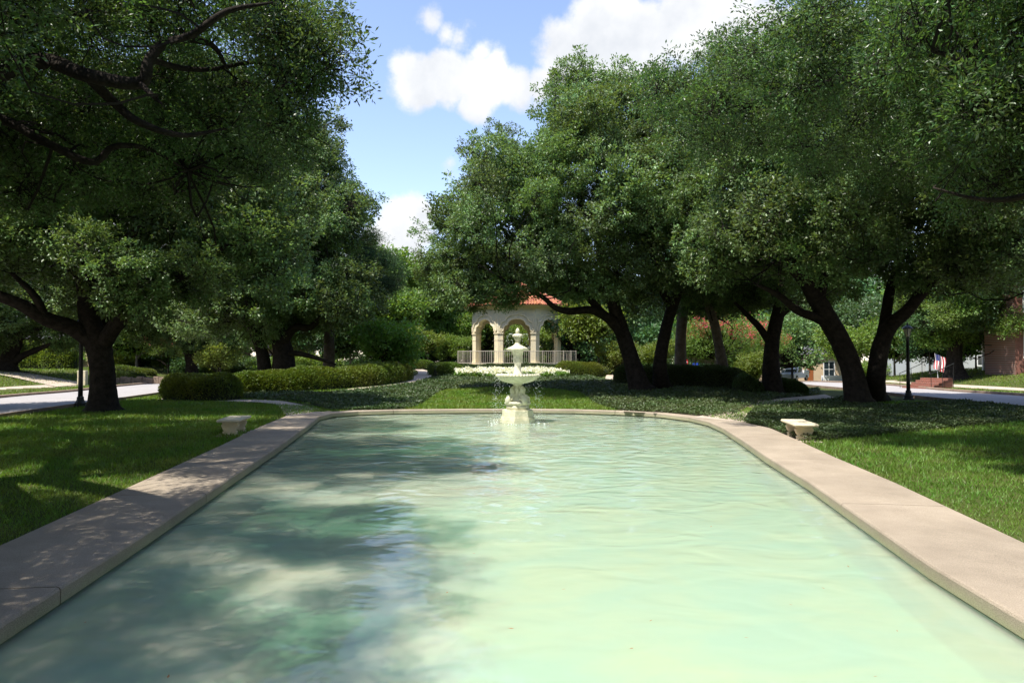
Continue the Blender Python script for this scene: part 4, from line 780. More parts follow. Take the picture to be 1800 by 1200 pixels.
# low shrubs closing the view under the crowns
bno = 0
for i in range(46):
    px = -30 + i * 41; Y = 74 + (i * 37 % 9) * 1.5
    if 1290 < px < 1500 or 1560 < px: continue
    x_, y_, z_ = T(px, 0, Y); ri = 0 if px < 280 else 1 if px < 640 else 2 if px < 1100 else 3 if px < 1400 else 4
    o = link('bush', FINE[i % 3]); o.location = (x_, y_, z_ + .9); o.rotation_euler = (0, 0, i * 1.3); s = .8 + (i * 7 % 5) * .12; o.scale = (s * 1.3, s, s * .8)
    tag(o, f"low rounded bush below the distant trees, {ORD[bno]} bush from the left", 'bush', 'low bushes below the distant trees'); bno += 1
    o.material_slots[0].link = 'OBJECT'; o.material_slots[0].material = M[['bright_leaf', 'dark_leaf', 'lime_leaf', 'dark_leaf'][i % 4]]

# ------------------------------------------------------------------ hedges
def hedge(label, line, w, h, n, L=.055, leafm='hedge_leaf', lump=.10, name='hedge', taper=True, z0=0):
    pts = crom([(*p, 0) for p in line], 10)[:, :2]; seg = np.linalg.norm(np.diff(pts, axis=0), axis=1); cu = np.concatenate([[0], np.cumsum(seg)]); Ltot = cu[-1]
    def surf(s, a, k=1.0):
        s = np.asarray(s, float); x = np.interp(s, cu, pts[:, 0]); y = np.interp(s, cu, pts[:, 1]); dx = np.interp(s + .1, cu, pts[:, 0]) - np.interp(s - .1, cu, pts[:, 0]); dy = np.interp(s + .1, cu, pts[:, 1]) - np.interp(s - .1, cu, pts[:, 1]); l_ = np.hypot(dx, dy) + 1e-9
        nx_, ny_ = -dy / l_, dx / l_; e = np.minimum(s, Ltot - s) / (w * .55); end = np.sqrt(np.clip(1 - (1 - np.clip(e, 0, 1)) ** 2, .02, 1)) if taper else 1
        wv = 1 + lump * (np.sin(s * 2.1 + 1) * .5 + np.sin(s * 4.7) * .3 + np.sin(s * 1.1 + 2) * .6)
        ca, sa = np.cos(a), np.sin(a); px = np.sign(ca) * np.abs(ca) ** .55 * w / 2 * end * k * wv; pz = np.abs(sa) ** .6 * h * (.35 + .65 * end) * k * wv
        return np.stack([x + nx_ * px, y + ny_ * px, hgt(x, y) + pz + z0], -1)
    mbx = MB(); S = np.linspace(0.02, Ltot - .02, int(Ltot / .25) + 4); A = np.linspace(0, np.pi, 11); V = np.stack([surf(S, np.full(len(S), a), .88) for a in A], 1); k = len(S)
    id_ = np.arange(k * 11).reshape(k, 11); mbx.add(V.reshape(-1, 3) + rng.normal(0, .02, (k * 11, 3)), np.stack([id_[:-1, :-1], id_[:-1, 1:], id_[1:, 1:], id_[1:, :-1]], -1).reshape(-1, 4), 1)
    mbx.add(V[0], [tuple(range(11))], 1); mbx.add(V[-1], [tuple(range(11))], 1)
    s = rng.random(n) * Ltot; a = rng.random(n) * np.pi; k_ = .84 + .20 * rng.random(n) + .035 * np.sin(s * 17 + a * 9) * np.sin(a * 13 + s * 5); p = surf(s, a, 1.0) ; c = surf(s, np.full(n, np.pi / 2), .4); p = c + (p - c) * k_[:, None]
    out = unit(p - c); leaves(mbx, p, out * .7 + rng.normal(size=(n, 3)) * .55 + [0, 0, .35], L * (.7 + .6 * rng.random(n)), L * .6, 0, .7)
    return tag(mbx.obj(name, [leafm, 'hedge_shade_core']), label, 'hedge')
hl = [tuple(G(px, py))[:2] for px, py in [(318, 698), (380, 696), (450, 692), (520, 687), (590, 682), (650, 676), (705, 667)]]
hedge('long clipped green hedge curving from the street lawn to the pale path', hl, 2.5, 1.12, 80000, .095)
hedge('rounded shaded clump ending the long hedge beside the street lawn', [tuple(G(px, py))[:2] for px, py in [(312, 701), (365, 703), (425, 700)]], 2.5, 1.2, 20000, .09, 'hedge_leaf', .14)
hedge('round clipped yellow green hedge right of the pale path', [tuple(G(px, py))[:2] for px, py in [(765, 661), (790, 659), (815, 658)]], 2.4, .95, 16000, .07)
hedge('low rusty tinted hedge beyond the bend of the pale path', [T(px, 0, 54)[:2] for px in (715, 735, 765)], 1.5, .75, 7000, .07)
hedge('low clipped hedge below the gazebo railing behind the white flowers', [T(px, 0, 51.5)[:2] for px in (790, 840, 910, 970, 1000)], 1.2, .62, 15000, .07, 'hedge_dark')
hedge('rounded clipped hedge right of the white flowers with a sunlit end', [T(px, 0, 48)[:2] for px in (975, 1000, 1030, 1060)], 2.2, 1.05, 15000, .07)
hedge('long dark shaded hedge between the twin leaning trunks and the upright oak', [T(px, 0, Y)[:2] for px, Y in ((1080, 40), (1150, 39), (1220, 38), (1290, 37), (1330, 36.5))], 2.2, 1.15, 32000, .075, 'hedge_dark')
hedge('dark clipped hedge with a rounded end in front of the white truck', [T(px, 0, Y)[:2] for px, Y in ((1340, 36), (1380, 35.5), (1420, 35))], 2.0, .84, 14000, .07, 'hedge_dark')
hedge('loose light leaved shrub row in front of the dark hedge', [T(px, 0, 34.5)[:2] for px in (1290, 1315, 1340)], 1.5, .8, 5000, .10, 'ivy', .2)
hedge('clipped hedge on the raised lawn across the left street', [T(px, 0, 66)[:2] for px in (160, 200, 240, 275)], 1.2, .6, 5000, .10)
hedge('tall sunlit hedge in front of the grey roofed house across the left street', [T(px, 0, 62)[:2] for px in (30, 70, 110, 135)], 1.6, 2.3, 14000, .13, 'lime_leaf', .2)
hedge('low dark hedge at the driveway across the left street', [T(px, 0, 56)[:2] for px in (205, 232, 258)], .8, .7, 3500, .09, 'hedge_dark')

# white flowers in front of the gazebo
fl = [T(px, 0, Y)[:2] for px, Y in ((800, 48.5), (850, 50.3), (910, 50.6), (970, 50.3), (1002, 48.5), (1000, 46.2), (960, 45.2), (910, 44.9), (850, 45.2), (800, 46.2))]
xs = [p[0] for p in fl]; n = 42000; x = rng.uniform(min(xs), max(xs), n); y = rng.uniform(44.8, 51, n); ok = inpoly(fl, x, y); x, y = x[ok], y[ok]; n = len(x); mbx = MB()
z = hgt(x, y) + (.34 + .06 * np.sin(x * 4 + y * 3)) * rng.random(n) ** .6; leaves(mbx, np.column_stack([x, y, z]), rng.normal(size=(n, 3)), .13, .09, 1, .9)
kk = (rng.random(n) < .22) & (np.sin(x * 3.7 + 2.6 * np.sin(y * 2.9 + x * .7)) + np.sin(x * 1.3 + y * 4.1) + rng.normal(0, .5, n) > .1); x2, y2 = x[kk], y[kk]; q = np.column_stack([x2, y2, hgt(x2, y2) + .30 + .20 * rng.random(len(x2)) + .06 * np.sin(x2 * 4 + y2 * 3)]); q = np.repeat(q, 3, 0) + rng.normal(0, .035, (len(x2) * 3, 3)); leaves(mbx, q, rng.normal(size=q.shape) + [0, -.6, .2], .10, .09, 0, .4)
tag(mbx.obj('flower_bed', ['white_petal', 'bright_leaf']), 'bed of white flowers below the gazebo railing', 'flower bed', kind='stuff')

# ------------------------------------------------------------------ gazebo
GR = 4.15; GY = 57.0 + 3.8; GX = (908 - CX) / F * GY; GZ = H1(GX, 57.5) + .12
gz = empty('gazebo', (GX, GY, GZ), label='octagonal cream stone gazebo with scalloped arches and a red clay tile roof', cat='gazebo')
gcorn = [Vector((GR * math.sin(R(22.5 + 45 * k)), -GR * math.cos(R(22.5 + 45 * k)), 0)) for k in range(8)]
oct_ = lambda r: [(r * math.sin(R(22.5 + 45 * k)), -r * math.cos(R(22.5 + 45 * k))) for k in range(8)]
def prism(mb, poly, z0, z1, mi=0):
    n = len(poly); return mb.add([(*p, z0) for p in poly] + [(*p, z1) for p in poly], [(i, (i + 1) % n, n + (i + 1) % n, n + i) for i in range(n)] + [tuple(reversed(range(n))), tuple(range(n, 2 * n))], mi)
prism(MB(), oct_(GR + .5), -1.2, 0).obj('platform', 'stone_darker', gz)
SPR, EAVE = 2.62, 4.62
for k in range(8):
    V_ = gcorn[k]; a = (gcorn[(k + 1) % 8] - V_).normalized(); b = (gcorn[k - 1] - V_).normalized(); na = -Vector((a.y, -a.x, 0)); 
    if na.dot(-V_) < 0: na = -na
    nb = Vector((b.y, -b.x, 0)); nb = nb if nb.dot(-V_) > 0 else -nb
    inn = V_ * (1 - .40 / GR / math.cos(R(22.5)))
    def pier(w, e): 
        O = V_ * (1 + e / GR); return [tuple(q)[:2] for q in (O, O + a * (w + e), O + a * (w + e) + na * (.42 + 2 * e), inn * (1 - e / GR), O + b * (w + e) + nb * (.42 + 2 * e), O + b * (w + e))]
    m_ = MB(); prism(m_, pier(.43, 0), .22, SPR - .16); c = m_.obj('column', 'stone', gz)
    m_ = MB(); prism(m_, pier(.43, .06), 0, .14); prism(m_, pier(.43, .03), .14, .22); m_.obj('base', 'stone', c)
    m_ = MB(); prism(m_, pier(.43, .03), SPR - .16, SPR - .08); prism(m_, pier(.43, .07), SPR - .08, SPR); m_.obj('capital', 'stone', c); m_ = MB(); prism(m_, pier(.43, .025), SPR - .62, SPR - .56); m_.obj('collar', 'stone', c)
    # arch panel between this column and the next
    A_, B_ = V_, gcorn[(k + 1) % 8]; W = (B_ - A_).length
    def arch(u):                                    # u from -1 to 1 across the opening, height above the springing
        t = abs(u)
        if t > .80: return .58 * math.sqrt(max(0, 1 - ((t - .80) / .20) ** 2)) if t > .80 else 0
        if t > .66: return .58 + .10 * (.80 - t) / .14
        return .68 + .48 * math.sqrt(max(0, 1 - (t / .66) ** 2)) 
    ho = (W - .90) / 2; us = [-1] + list(np.linspace(-.995, -.80, 8)) + list(np.linspace(-.77, -.66, 3)) + list(np.linspace(-.62, .62, 17)) + list(np.linspace(.66, .77, 3)) + list(np.linspace(.80, .995, 8)) + [1]
    prof = [(-W / 2, SPR)] + [(u * ho, SPR + arch(u)) for u in us] + [(W / 2, SPR)]
    mid_ = (A_ + B_) / 2; m_ = MB(); v = []; 
    for (s, z) in prof:
        for dd in (0, .40):
            ww = 1 - dd / GR * 1.08 if abs(s) > W / 2 - 1e-6 else 1
            for zz in (z, EAVE): q = mid_ + a * s * ww + na * dd; v.append((q.x, q.y, zz))
    f = []
    for i in range(len(prof) - 1):
        o = i * 4; p = o + 4; f += [(o, p, p + 1, o + 1), (o + 2, o + 3, p + 3, p + 2), (o, o + 2, p + 2, p), (o + 1, p + 1, p + 3, o + 3)]
    m_.add(v, f); ar = m_.obj('arch', 'stone_darker', gz)
    # mouldings that follow the arch, volutes at the springing, relief lattice above the columns
    m_ = MB(); cv = [mid_ + a * (u * (ho + .02)) - na * .015 + Vector((0, 0, SPR + arch(u) + .03)) for u in us[1:-1]]; tube(m_, cv, [.06] * len(cv), 6, sub=1)
    cv = [mid_ + a * (u * (ho + .30)) - na * .02 + Vector((0, 0, SPR + arch(u) * 1.05 + .30)) for u in us[3:-3]]; tube(m_, cv, [.06] * len(cv), 6, sub=1); m_.obj('moulding', 'stone', ar)
    for sgn in (-1, 1):
        m_ = MB(); c0 = mid_ + a * sgn * (ho + .17) - na * .05 + Vector((0, 0, SPR + .17)); sp = []
        for q in range(22): aa = q * .62; rr = .15 - q * .0058; sp.append(c0 + a * (sgn * rr * math.cos(aa)) + Vector((0, 0, rr * math.sin(aa))))
        sp = [c0 + a * (sgn * .10) + Vector((0, 0, 1.0)), c0 + a * (sgn * .02) + Vector((0, 0, .6)), c0 + a * (sgn * .14) + Vector((0, 0, .25))] + sp
        tube(m_, sp, [.03] * 3 + [.035] * 22, 6, sub=2); m_.obj('volute', 'stone', ar)
m_ = MB(); prism(m_, oct_(GR + .10), EAVE, EAVE + .10); prism(m_, oct_(GR + .28), EAVE + .10, EAVE + .22); prism(m_, oct_(GR + .62), EAVE + .22, EAVE + .30); m_.obj('cornice', 'stone', gz)
RR = GR + .78; RH = 2.35; m_ = MB(); pr8 = oct_(RR)
m_.add([(*p, EAVE + .302) for p in pr8] + [(0, 0, EAVE + .302 + RH)], [(i, (i + 1) % 8, 8) for i in range(8)] + [tuple(reversed(range(8)))]); rf = m_.obj('roof', 'tile', gz)
mt = MB(); mh = MB(); segs = 6
for k in range(8):
    A_ = Vector((*pr8[k], EAVE + .30)); B_ = Vector((*pr8[(k + 1) % 8], EAVE + .30)); top = Vector((0, 0, EAVE + .30 + RH)); a = (B_ - A_).normalized(); mid_ = (A_ + B_) / 2; up = (top - mid_); L_ = up.length; up.normalize(); nrm = a.cross(up).normalized()
    if nrm.z < 0: nrm = -nrm
    W = (B_ - A_).length; nc = 17; sp_ = W / nc
    for c in range(nc):
        s = -W / 2 + (c + .5) * sp_; lmax = L_ * (1 - abs(s) / (W / 2)) ; r = 0; y = -.06
        while y < lmax - .05:
            l = min(.36, lmax - y); v = []; 
            for (t, rad, lift) in ((0, sp_ * .46, .035), (l + .03, sp_ * .38, .0)):
                for j in range(5): an = math.pi * j / 4; v.append(tuple(mid_ + up * (y + t) + a * (s + math.cos(an) * rad) + nrm * (math.sin(an) * rad * .85 + lift + .012)))
            mt.add(v, [(j, j + 1, j + 6, j + 5) for j in range(4)]); y += .33
    tube(mh, [A_ + Vector((0, 0, .06)), A_.lerp(top, .5) + Vector((0, 0, .08)), top + Vector((0, 0, .08))], [.12, .11, .10], 8, sub=5, rough=.04)
tag(mt.obj('roof_tile', 'tile', rf), kind='stuff'); mh.obj('hip_tile', 'tile', rf, smooth=True)
m_ = MB(); lathe(m_, [(.16, EAVE + 2.6), (.2, EAVE + 2.75), (.1, EAVE + 2.9), (.15, EAVE + 3.05), (.03, EAVE + 3.3)], 12); m_.obj('finial', 'stone', gz, smooth=True)
# railing round the terrace
rl = empty('railing', (GX, 55.6, GZ), label='beige metal picket railing in front of the gazebo', cat='railing')
ra = [Vector((math.sin(t) * 5.1, -math.cos(t) * 2.2 + 1.2, 0)) for t in np.linspace(-1.25, 1.25, 13)]
for i, (p, q) in enumerate(zip(ra[:-1], ra[1:])):
    for z in (.10, 1.05): m_ = MB(); tube(m_, [p + Vector((0, 0, z)), q + Vector((0, 0, z))], [.026, .026], 6, sub=1); m_.obj('rail', 'railing', rl)
    m_ = MB(); n = int((q - p).length / .14)
    for j in range(1, n): w = p.lerp(q, j / n); box(m_, w.x - .014, w.x + .014, w.y - .014, w.y + .014, .10, 1.05)
    tag(m_.obj('pickets', 'railing', rl), kind='stuff')
for p in ra: m_ = MB(); box(m_, p.x - .035, p.x + .035, p.y - .035, p.y + .035, -.5, 1.12); m_.obj('post', 'railing', rl)

# ------------------------------------------------------------------ fountain
b = G(910, 742, -.15); fx, fy = b.x, b.y
K = (F / fy) * 6.32 / F * fy; S_ = fy / F / 6.32        # metres per pixel of the enlarged view
ft = empty('fountain', (fx, fy, -.15), label='tiered pale stone fountain standing in the pool water', cat='fountain')
zz = lambda yz: (1125 - yz) * S_ + .0
rr_ = lambda w: w * S_
m_ = MB()
def plinth(mb, hw, z0, z1, c=.32):
    a = hw * c; p = [(-hw, -a), (-hw + .0, -a), (-a, -hw), (a, -hw), (hw, -a), (hw, a), (a, hw), (-a, hw), (-hw, a)]
    # square turned a little, with cut corners
    sq = [(-hw, -hw * .45), (-hw * .45, -hw), (hw * .45, -hw), (hw, -hw * .45), (hw, hw * .45), (hw * .45, hw), (-hw * .45, hw), (-hw, hw * .45)]; ca, sa = math.cos(.25), math.sin(.25)
    return prism(mb, [(x * ca - y * sa, x * sa + y * ca) for x, y in sq], z0, z1)
plinth(m_, rr_(182), -.46, zz(1085)); plinth(m_, rr_(172), zz(1085), zz(1062)); plinth(m_, rr_(160), zz(1062), zz(990)); plinth(m_, rr_(150), zz(990), zz(982)); m_.obj('plinth', 'fountain', ft)
m_ = MB(); plinth(m_, rr_(118), zz(982), zz(935)); lathe(m_, [(rr_(118), zz(936)), (rr_(138), zz(915)), (rr_(136), zz(900)), (rr_(100), zz(890)), (rr_(80), zz(860)), (rr_(62), zz(820)), (rr_(58), zz(780)), (rr_(50), zz(740)), (rr_(38), zz(722)), (rr_(48), zz(705)), (rr_(60), zz(698))], 28, lob=lambda a, z: .05 * math.cos(8 * a)); m_.obj('pedestal', 'fountain', ft, smooth=True)
for k in range(4):
    a0 = k * math.pi / 2 + .6; pts = []; rad = []
    for (w, yz, r) in ((118, 905, 30), (128, 885, 34), (112, 858, 36), (82, 835, 26), (66, 800, 26), (78, 770, 24), (70, 742, 16), (52, 728, 10)): pts.append((rr_(w) * math.cos(a0), rr_(w) * math.sin(a0), zz(yz))); rad.append(rr_(r))
    m_ = MB(); tube(m_, pts, rad, 10, sub=4, rough=.07, seed=k)
    # fins and snout
    for s in (-1, 1): tube(m_, [(rr_(90) * math.cos(a0), rr_(90) * math.sin(a0), zz(855)), (rr_(112) * math.cos(a0 + s * .35), rr_(112) * math.sin(a0 + s * .35), zz(870)), (rr_(125) * math.cos(a0 + s * .5), rr_(125) * math.sin(a0 + s * .5), zz(850))], [rr_(14), rr_(10), rr_(3)], 7, sub=3)
    m_.obj('dolphin', 'fountain', ft, smooth=True)
m_ = MB(); lathe(m_, [(rr_(60), zz(698)), (rr_(110), zz(688)), (rr_(165), zz(672)), (rr_(205), zz(650)), (rr_(222), zz(628)), (rr_(232), zz(622)), (rr_(228), zz(598)), (rr_(214), zz(596)), (rr_(195), zz(612)), (rr_(120), zz(622)), (rr_(48), zz(625))], 48, lob=lambda a, z: .012 * math.cos(24 * a)); bw = m_.obj('basin', 'fountain', ft, smooth=True)
m_ = MB()
for k in range(40):
    a0 = k * 2 * math.pi / 40; c = Vector((rr_(228) * math.cos(a0), rr_(228) * math.sin(a0), zz(607))); prof = [(.001, -rr_(20)), (rr_(16), -rr_(14)), (rr_(21), 0), (rr_(16), rr_(14)), (.001, rr_(20))]
    v = [(c.x + r * math.cos(q * math.pi / 3), c.y + r * math.sin(q * math.pi / 3), c.z + z) for r, z in prof for q in range(6)]; m_.add(v, [(i * 6 + j, i * 6 + (j + 1) % 6, (i + 1) * 6 + (j + 1) % 6, (i + 1) * 6 + j) for i in range(4) for j in range(6)])
tag(m_.obj('bead', 'fountain', bw, smooth=True), kind='stuff')
m_ = MB(); prism(m_, [(rr_(216) * math.cos(q * .2618), rr_(216) * math.sin(q * .2618)) for q in range(24)], zz(604), zz(601)); m_.obj('basin_water', 'drops', bw)
m_ = MB(); lathe(m_, [(rr_(54), zz(626)), (rr_(50), zz(580)), (rr_(40), zz(560)), (rr_(37), zz(500)), (rr_(40), zz(470)), (rr_(52), zz(462)), (rr_(50), zz(452)), (rr_(56), zz(410)), (rr_(52), zz(385)), (rr_(60), zz(375)), (rr_(66), zz(335)), (rr_(80), zz(330))], 24); m_.obj('stem', 'fountain', ft, smooth=True)
m_ = MB(); lathe(m_, [(rr_(78), zz(331)), (rr_(118), zz(328)), (rr_(128), zz(316)), (rr_(100), zz(298)), (rr_(60), zz(280)), (rr_(36), zz(262)), (rr_(26), zz(245))], 32, lob=lambda a, z: .02 * math.cos(12 * a)); m_.obj('upper_tier', 'fountain', ft, smooth=True)
m_ = MB(); lathe(m_, [(rr_(26), zz(246)), (rr_(24), zz(232)), (rr_(34), zz(210)), (rr_(38), zz(196)), (rr_(34), zz(186)), (rr_(56), zz(180)), (rr_(58), zz(165)), (rr_(46), zz(150)), (rr_(22), zz(143))], 24, lob=lambda a, z: .06 * math.cos(8 * a)); m_.obj('urn', 'fountain', ft, smooth=True)
m_ = MB(); lathe(m_, [(rr_(12), zz(146)), (rr_(22), zz(135)), (rr_(25), zz(120)), (rr_(20), zz(100)), (rr_(10), zz(86)), (rr_(2), zz(78))], 16, lob=lambda a, z: .12 * math.cos(6 * a + z * 60)); m_.obj('pineapple_finial', 'fountain', ft, smooth=True)
# falling drops
n = 800; a = rng.random(n) * 6.283; t = rng.random(n) ** .8; top = zz(600); r = rr_(232) + .16 * t ** .5 * (.2 + 1.2 * rng.random(n)) + rng.normal(0, .02, n); z = -.15 + top * (1 - t) + .02
m1_ = 150; a1 = rng.random(m1_) * 6.283; t1 = rng.random(m1_); r1 = rr_(60) + (rr_(150) - rr_(60)) * t1 ** .6; z1 = -.15 + zz(170) + .10 * (1 - (t1 * 2.4 - .8) ** 2) - .45 * t1 ** 2
p = np.concatenate([np.column_stack([fx + r * np.cos(a), fy + r * np.sin(a), z]), np.column_stack([fx + r1 * np.cos(a1), fy + r1 * np.sin(a1), z1])]); n = len(p)
q = np.repeat(p, 1, 0); sz = rng.uniform(.003, .007, n); mbx = MB(); o6 = np.array([(1, 0, 0), (0, 1, 0), (-1, 0, 0), (0, -1, 0), (0, 0, 2.2), (0, 0, -1.6)]); v = q[:, None] + o6[None] * sz[:, None, None]
base = (np.arange(n) * 6)[:, None, None]; f = (base + np.array([[0, 1, 4], [1, 2, 4], [2, 3, 4], [3, 0, 4], [1, 0, 5], [2, 1, 5], [3, 2, 5], [0, 3, 5]])[None]).reshape(-1, 3)
tag(mbx.add(v.reshape(-1, 3), f).obj('water_spray', 'drops'), 'fine drops of water falling round the fountain basin', 'water spray', kind='stuff')
# splashes of foam on the pool round the fountain
n = 60; a = rng.random(n) * 6.283; r = rr_(240) + .30 * rng.random(n) + rng.normal(0, .08, n); v0 = np.column_stack([fx + r * np.cos(a), fy + r * np.sin(a), np.full(n, -.146)]); sz = rng.uniform(.006, .02, n); v = v0[:, None] + o6[None] * sz[:, None, None] * [1, 1, .4]
base = (np.arange(n) * 6)[:, None, None]; f = (base + np.array([[0, 1, 4], [1, 2, 4], [2, 3, 4], [3, 0, 4], [1, 0, 5], [2, 1, 5], [3, 2, 5], [0, 3, 5]])[None]).reshape(-1, 3)
tag(MB().add(v.reshape(-1, 3), f).obj('foam', 'drops'), 'small white splashes on the water round the fountain', 'foam', kind='stuff')

# ------------------------------------------------------------------ benches
def bench(base, rz, label):
    t = empty('stone_bench', base, rz, label, 'bench', 'stone benches beside the pool')
    m_ = MB(); bevel_box(m_, -.27, .27, -.68, .68, .335, .40, .03); m_.obj('seat', 'stone_darker', t)
    for sg in (-1, 1):
        m_ = MB(); prof = [(.16, .0), (.165, .04), (.15, .06), (.12, .085), (.135, .12), (.165, .16), (.185, .21), (.18, .25), (.16, .28), (.175, .305), (.19, .335)]
        v = []
        for (hx, z) in prof:
            for (sx, sy) in ((-1, -1), (-.8, -1.15), (.8, -1.15), (1, -1), (1, 1), (.8, 1.15), (-.8, 1.15), (-1, 1)): v.append((hx * sx, sg * .42 + sy * .062, z))
        f = [(i * 8 + j, i * 8 + (j + 1) % 8, (i + 1) * 8 + (j + 1) % 8, (i + 1) * 8 + j) for i in range(len(prof) - 1) for j in range(8)] + [tuple(range(8))]; m_.add(v, f)
        leg = m_.obj('leg', 'stone', t, smooth=False)
        for sx in (-1, 1):
            for (zc, r, xx) in ((.25, .04, .155), (.085, .028, .135)):
                m_ = MB(); v = [(sx * xx + r * math.cos(q * math.pi / 5), sg * .42 + y, zc + r * math.sin(q * math.pi / 5)) for y in (-.082, .082) for q in range(10)]; m_.add(v, [(i, (i + 1) % 10, 10 + (i + 1) % 10, 10 + i) for i in range(10)] + [tuple(range(10)), tuple(reversed(range(10, 20)))]); m_.obj('scroll', 'stone', leg, smooth=False)
    m_ = MB(); bevel_box(m_, -.34, .34, -.72, .72, -.05, .012, .01); m_.obj('footing', 'path', t)
    return t
bl = G(412, 762); bench(tuple(bl), R(9), 'concrete bench on the shaded lawn beside the dappled coping')
br_ = G(1405, 771); bench(tuple(br_), R(-9), 'concrete bench between the dark ground cover and the sunny coping')

# ------------------------------------------------------------------ lamp posts
def lamp(base, label, h=3.5):
    t = empty('street_lamp', base, 0, label, 'lamp post', 'black lamp posts beside the streets')
    m_ = MB(); lathe(m_, [(.23, -.1), (.23, .06), (.19, .09), (.2, .16), (.15, .24), (.12, .34), (.13, .38), (.09, .44)], 8); m_.obj('base', 'iron', t)
    m_ = MB(); lathe(m_, [(.085, .44), (.08, 1.0), (.065, h - .75), (.09, h - .73), (.05, h - .68), (.11, h - .62), (.06, h - .58)], 16, lob=lambda a, z: .03 * math.cos(8 * a)); m_.obj('pole', 'iron', t, smooth=True)
    m_ = MB(); v = []
    for (r, z) in ((.10, h - .57), (.19, h - .20)): v += [(r * math.cos(q * math.pi / 3), r * math.sin(q * math.pi / 3), z) for q in range(6)]
    m_.add(v, [(i, (i + 1) % 6, 6 + (i + 1) % 6, 6 + i) for i in range(6)]); lt = m_.obj('lantern', 'lamp_glass', t)
    m_ = MB()
    for q in range(6): tube(m_, [(.103 * math.cos(q * math.pi / 3), .103 * math.sin(q * math.pi / 3), h - .575), (.194 * math.cos(q * math.pi / 3), .194 * math.sin(q * math.pi / 3), h - .195)], [.012, .012], 4, sub=1)
    tag(m_.obj('glazing_bar', 'iron', lt), kind='stuff')
    m_ = MB(); lathe(m_, [(.24, h - .205), (.23, h - .17), (.13, h - .08), (.05, h - .03), (.03, h + .02), (.035, h + .05), (.004, h + .10)], 12); m_.obj('cap', 'iron', t)
b = G(141, 716); lamp(tuple(b), 'black lamp post beside the dark leaning oak trunk, its lantern hidden by leaves')
b = G(1597, 702); lamp(tuple(b), 'black lamp post with a visible lantern beside the V shaped oak')

# ------------------------------------------------------------------ truck
def wheel(t, x, y, r=.38):
    m_ = MB(); v = []; prof = [(r * .55, -.12), (r * .95, -.12), (r, -.08), (r, .08), (r * .95, .12), (r * .55, .12)]; seg = 20
    for (rr, yy) in prof: v += [(x + rr * math.cos(q * 2 * math.pi / seg), y + yy, r + rr * math.sin(q * 2 * math.pi / seg)) for q in range(seg)]
    m_.add(v, [(i * seg + j, i * seg + (j + 1) % seg, (i + 1) * seg + (j + 1) % seg, (i + 1) * seg + j) for i in range(5) for j in range(seg)]); w = m_.obj('wheel', 'rubber', t, smooth=True)
    m_ = MB(); v = [(x + rr * math.cos(q * 2 * math.pi / seg), y + yy, r + rr * math.sin(q * 2 * math.pi / seg)) for (rr, yy) in ((r * .56, -.11), (r * .56, .11)) for q in range(seg)]; m_.add(v, [(i, (i + 1) % seg, seg + (i + 1) % seg, seg + i) for i in range(seg)] + [tuple(range(seg)), tuple(reversed(range(seg, 2 * seg)))]); m_.obj('rim', 'steel', w)
tb = T(1396, 0, 88); tz = tb[2]
tk = empty('utility_truck', (tb[0], tb[1], tz + .12), R(180 + 48), 'white utility pickup truck with pipes on its roof rack and an orange cooler', 'truck')
def sidewall(mb, prof, y0, y1, mi=0):
    n = len(prof); return mb.add([(x, y0, z) for x, z in prof] + [(x, y1, z) for x, z in prof], [(i, (i + 1) % n, n + (i + 1) % n, n + i) for i in range(n)] + [tuple(reversed(range(n))), tuple(range(n, 2 * n))], mi)
m_ = MB(); sidewall(m_, [(-2.7, .45), (-2.7, 1.02), (-.55, 1.05), (1.3, 1.06), (2.45, .98), (2.7, .85), (2.7, .42), (2.2, .38), (-2.3, .4)], -.92, .92); m_.obj('body', 'truck', tk)
m_ = MB(); sidewall(m_, [(-.55, 1.05), (-.45, 1.72), (-.2, 1.80), (.55, 1.80), (.8, 1.72), (1.35, 1.07)], -.80, .80); cb = m_.obj('cab', 'truck', tk)
m_ = MB(); sidewall(m_, [(-.42, 1.12), (-.34, 1.64), (.02, 1.66), (.02, 1.12)], -.815, .815); sidewall(m_, [(.12, 1.12), (.12, 1.66), (.62, 1.64), (1.12, 1.12)], -.815, .815); m_.obj('side_window', 'dglass', cb)
m_ = MB(); m_.add([(.84, -.68, 1.66), (.84, .68, 1.66), (1.32, .74, 1.13), (1.32, -.74, 1.13)], [(0, 1, 2, 3)]); m_.add([(-.57, -.62, 1.15), (-.57, .62, 1.15), (-.49, .58, 1.62), (-.49, -.58, 1.62)], [(0, 1, 2, 3)]); m_.obj('windscreen', 'dglass', cb)
for sy in (-1, 1): m_ = MB(); box(m_, -2.6, -.7, sy * .88 - .1, sy * .88 + .1, 1.03, 1.38); m_.obj('tool_box', 'truck', tk)
for x in (-1.75, 1.75):
    for y in (-.85, .85): wheel(tk, x, y)
for sy in (-1, 1): m_ = MB(); box(m_, -2.73, -2.68, sy * .8 - .08, sy * .8 + .08, .75, 1.0); m_.obj('tail_light', 'red', tk); m_ = MB(); box(m_, 2.66, 2.72, sy * .68 - .15, sy * .68 + .15, .68, .86); m_.obj('headlight', 'lamp_glass', tk)
rk = MB()
for x in (-2.4, -.6, 1.0):
    for y in (-.75, .75): tube(rk, [(x, y, 1.3 if x < 0 else 1.7), (x, y, 1.98)], [.03, .03], 6, sub=1)
    tube(rk, [(x, -.78, 1.98), (x, .78, 1.98)], [.03, .03], 6, sub=1)
tag(rk.obj('roof_rack', 'white', tk), kind='stuff')
m_ = MB(); box(m_, -1.0, -.94, -.95, -.93, .62, .82); m_.obj('door_badge', 'red', tk)
def at_truck(x, y, z): return tuple(tk.matrix_basis @ Vector((x, y, z)))
def tmat(): return Matrix.LocRotScale(tk.location, tk.rotation_euler, None)
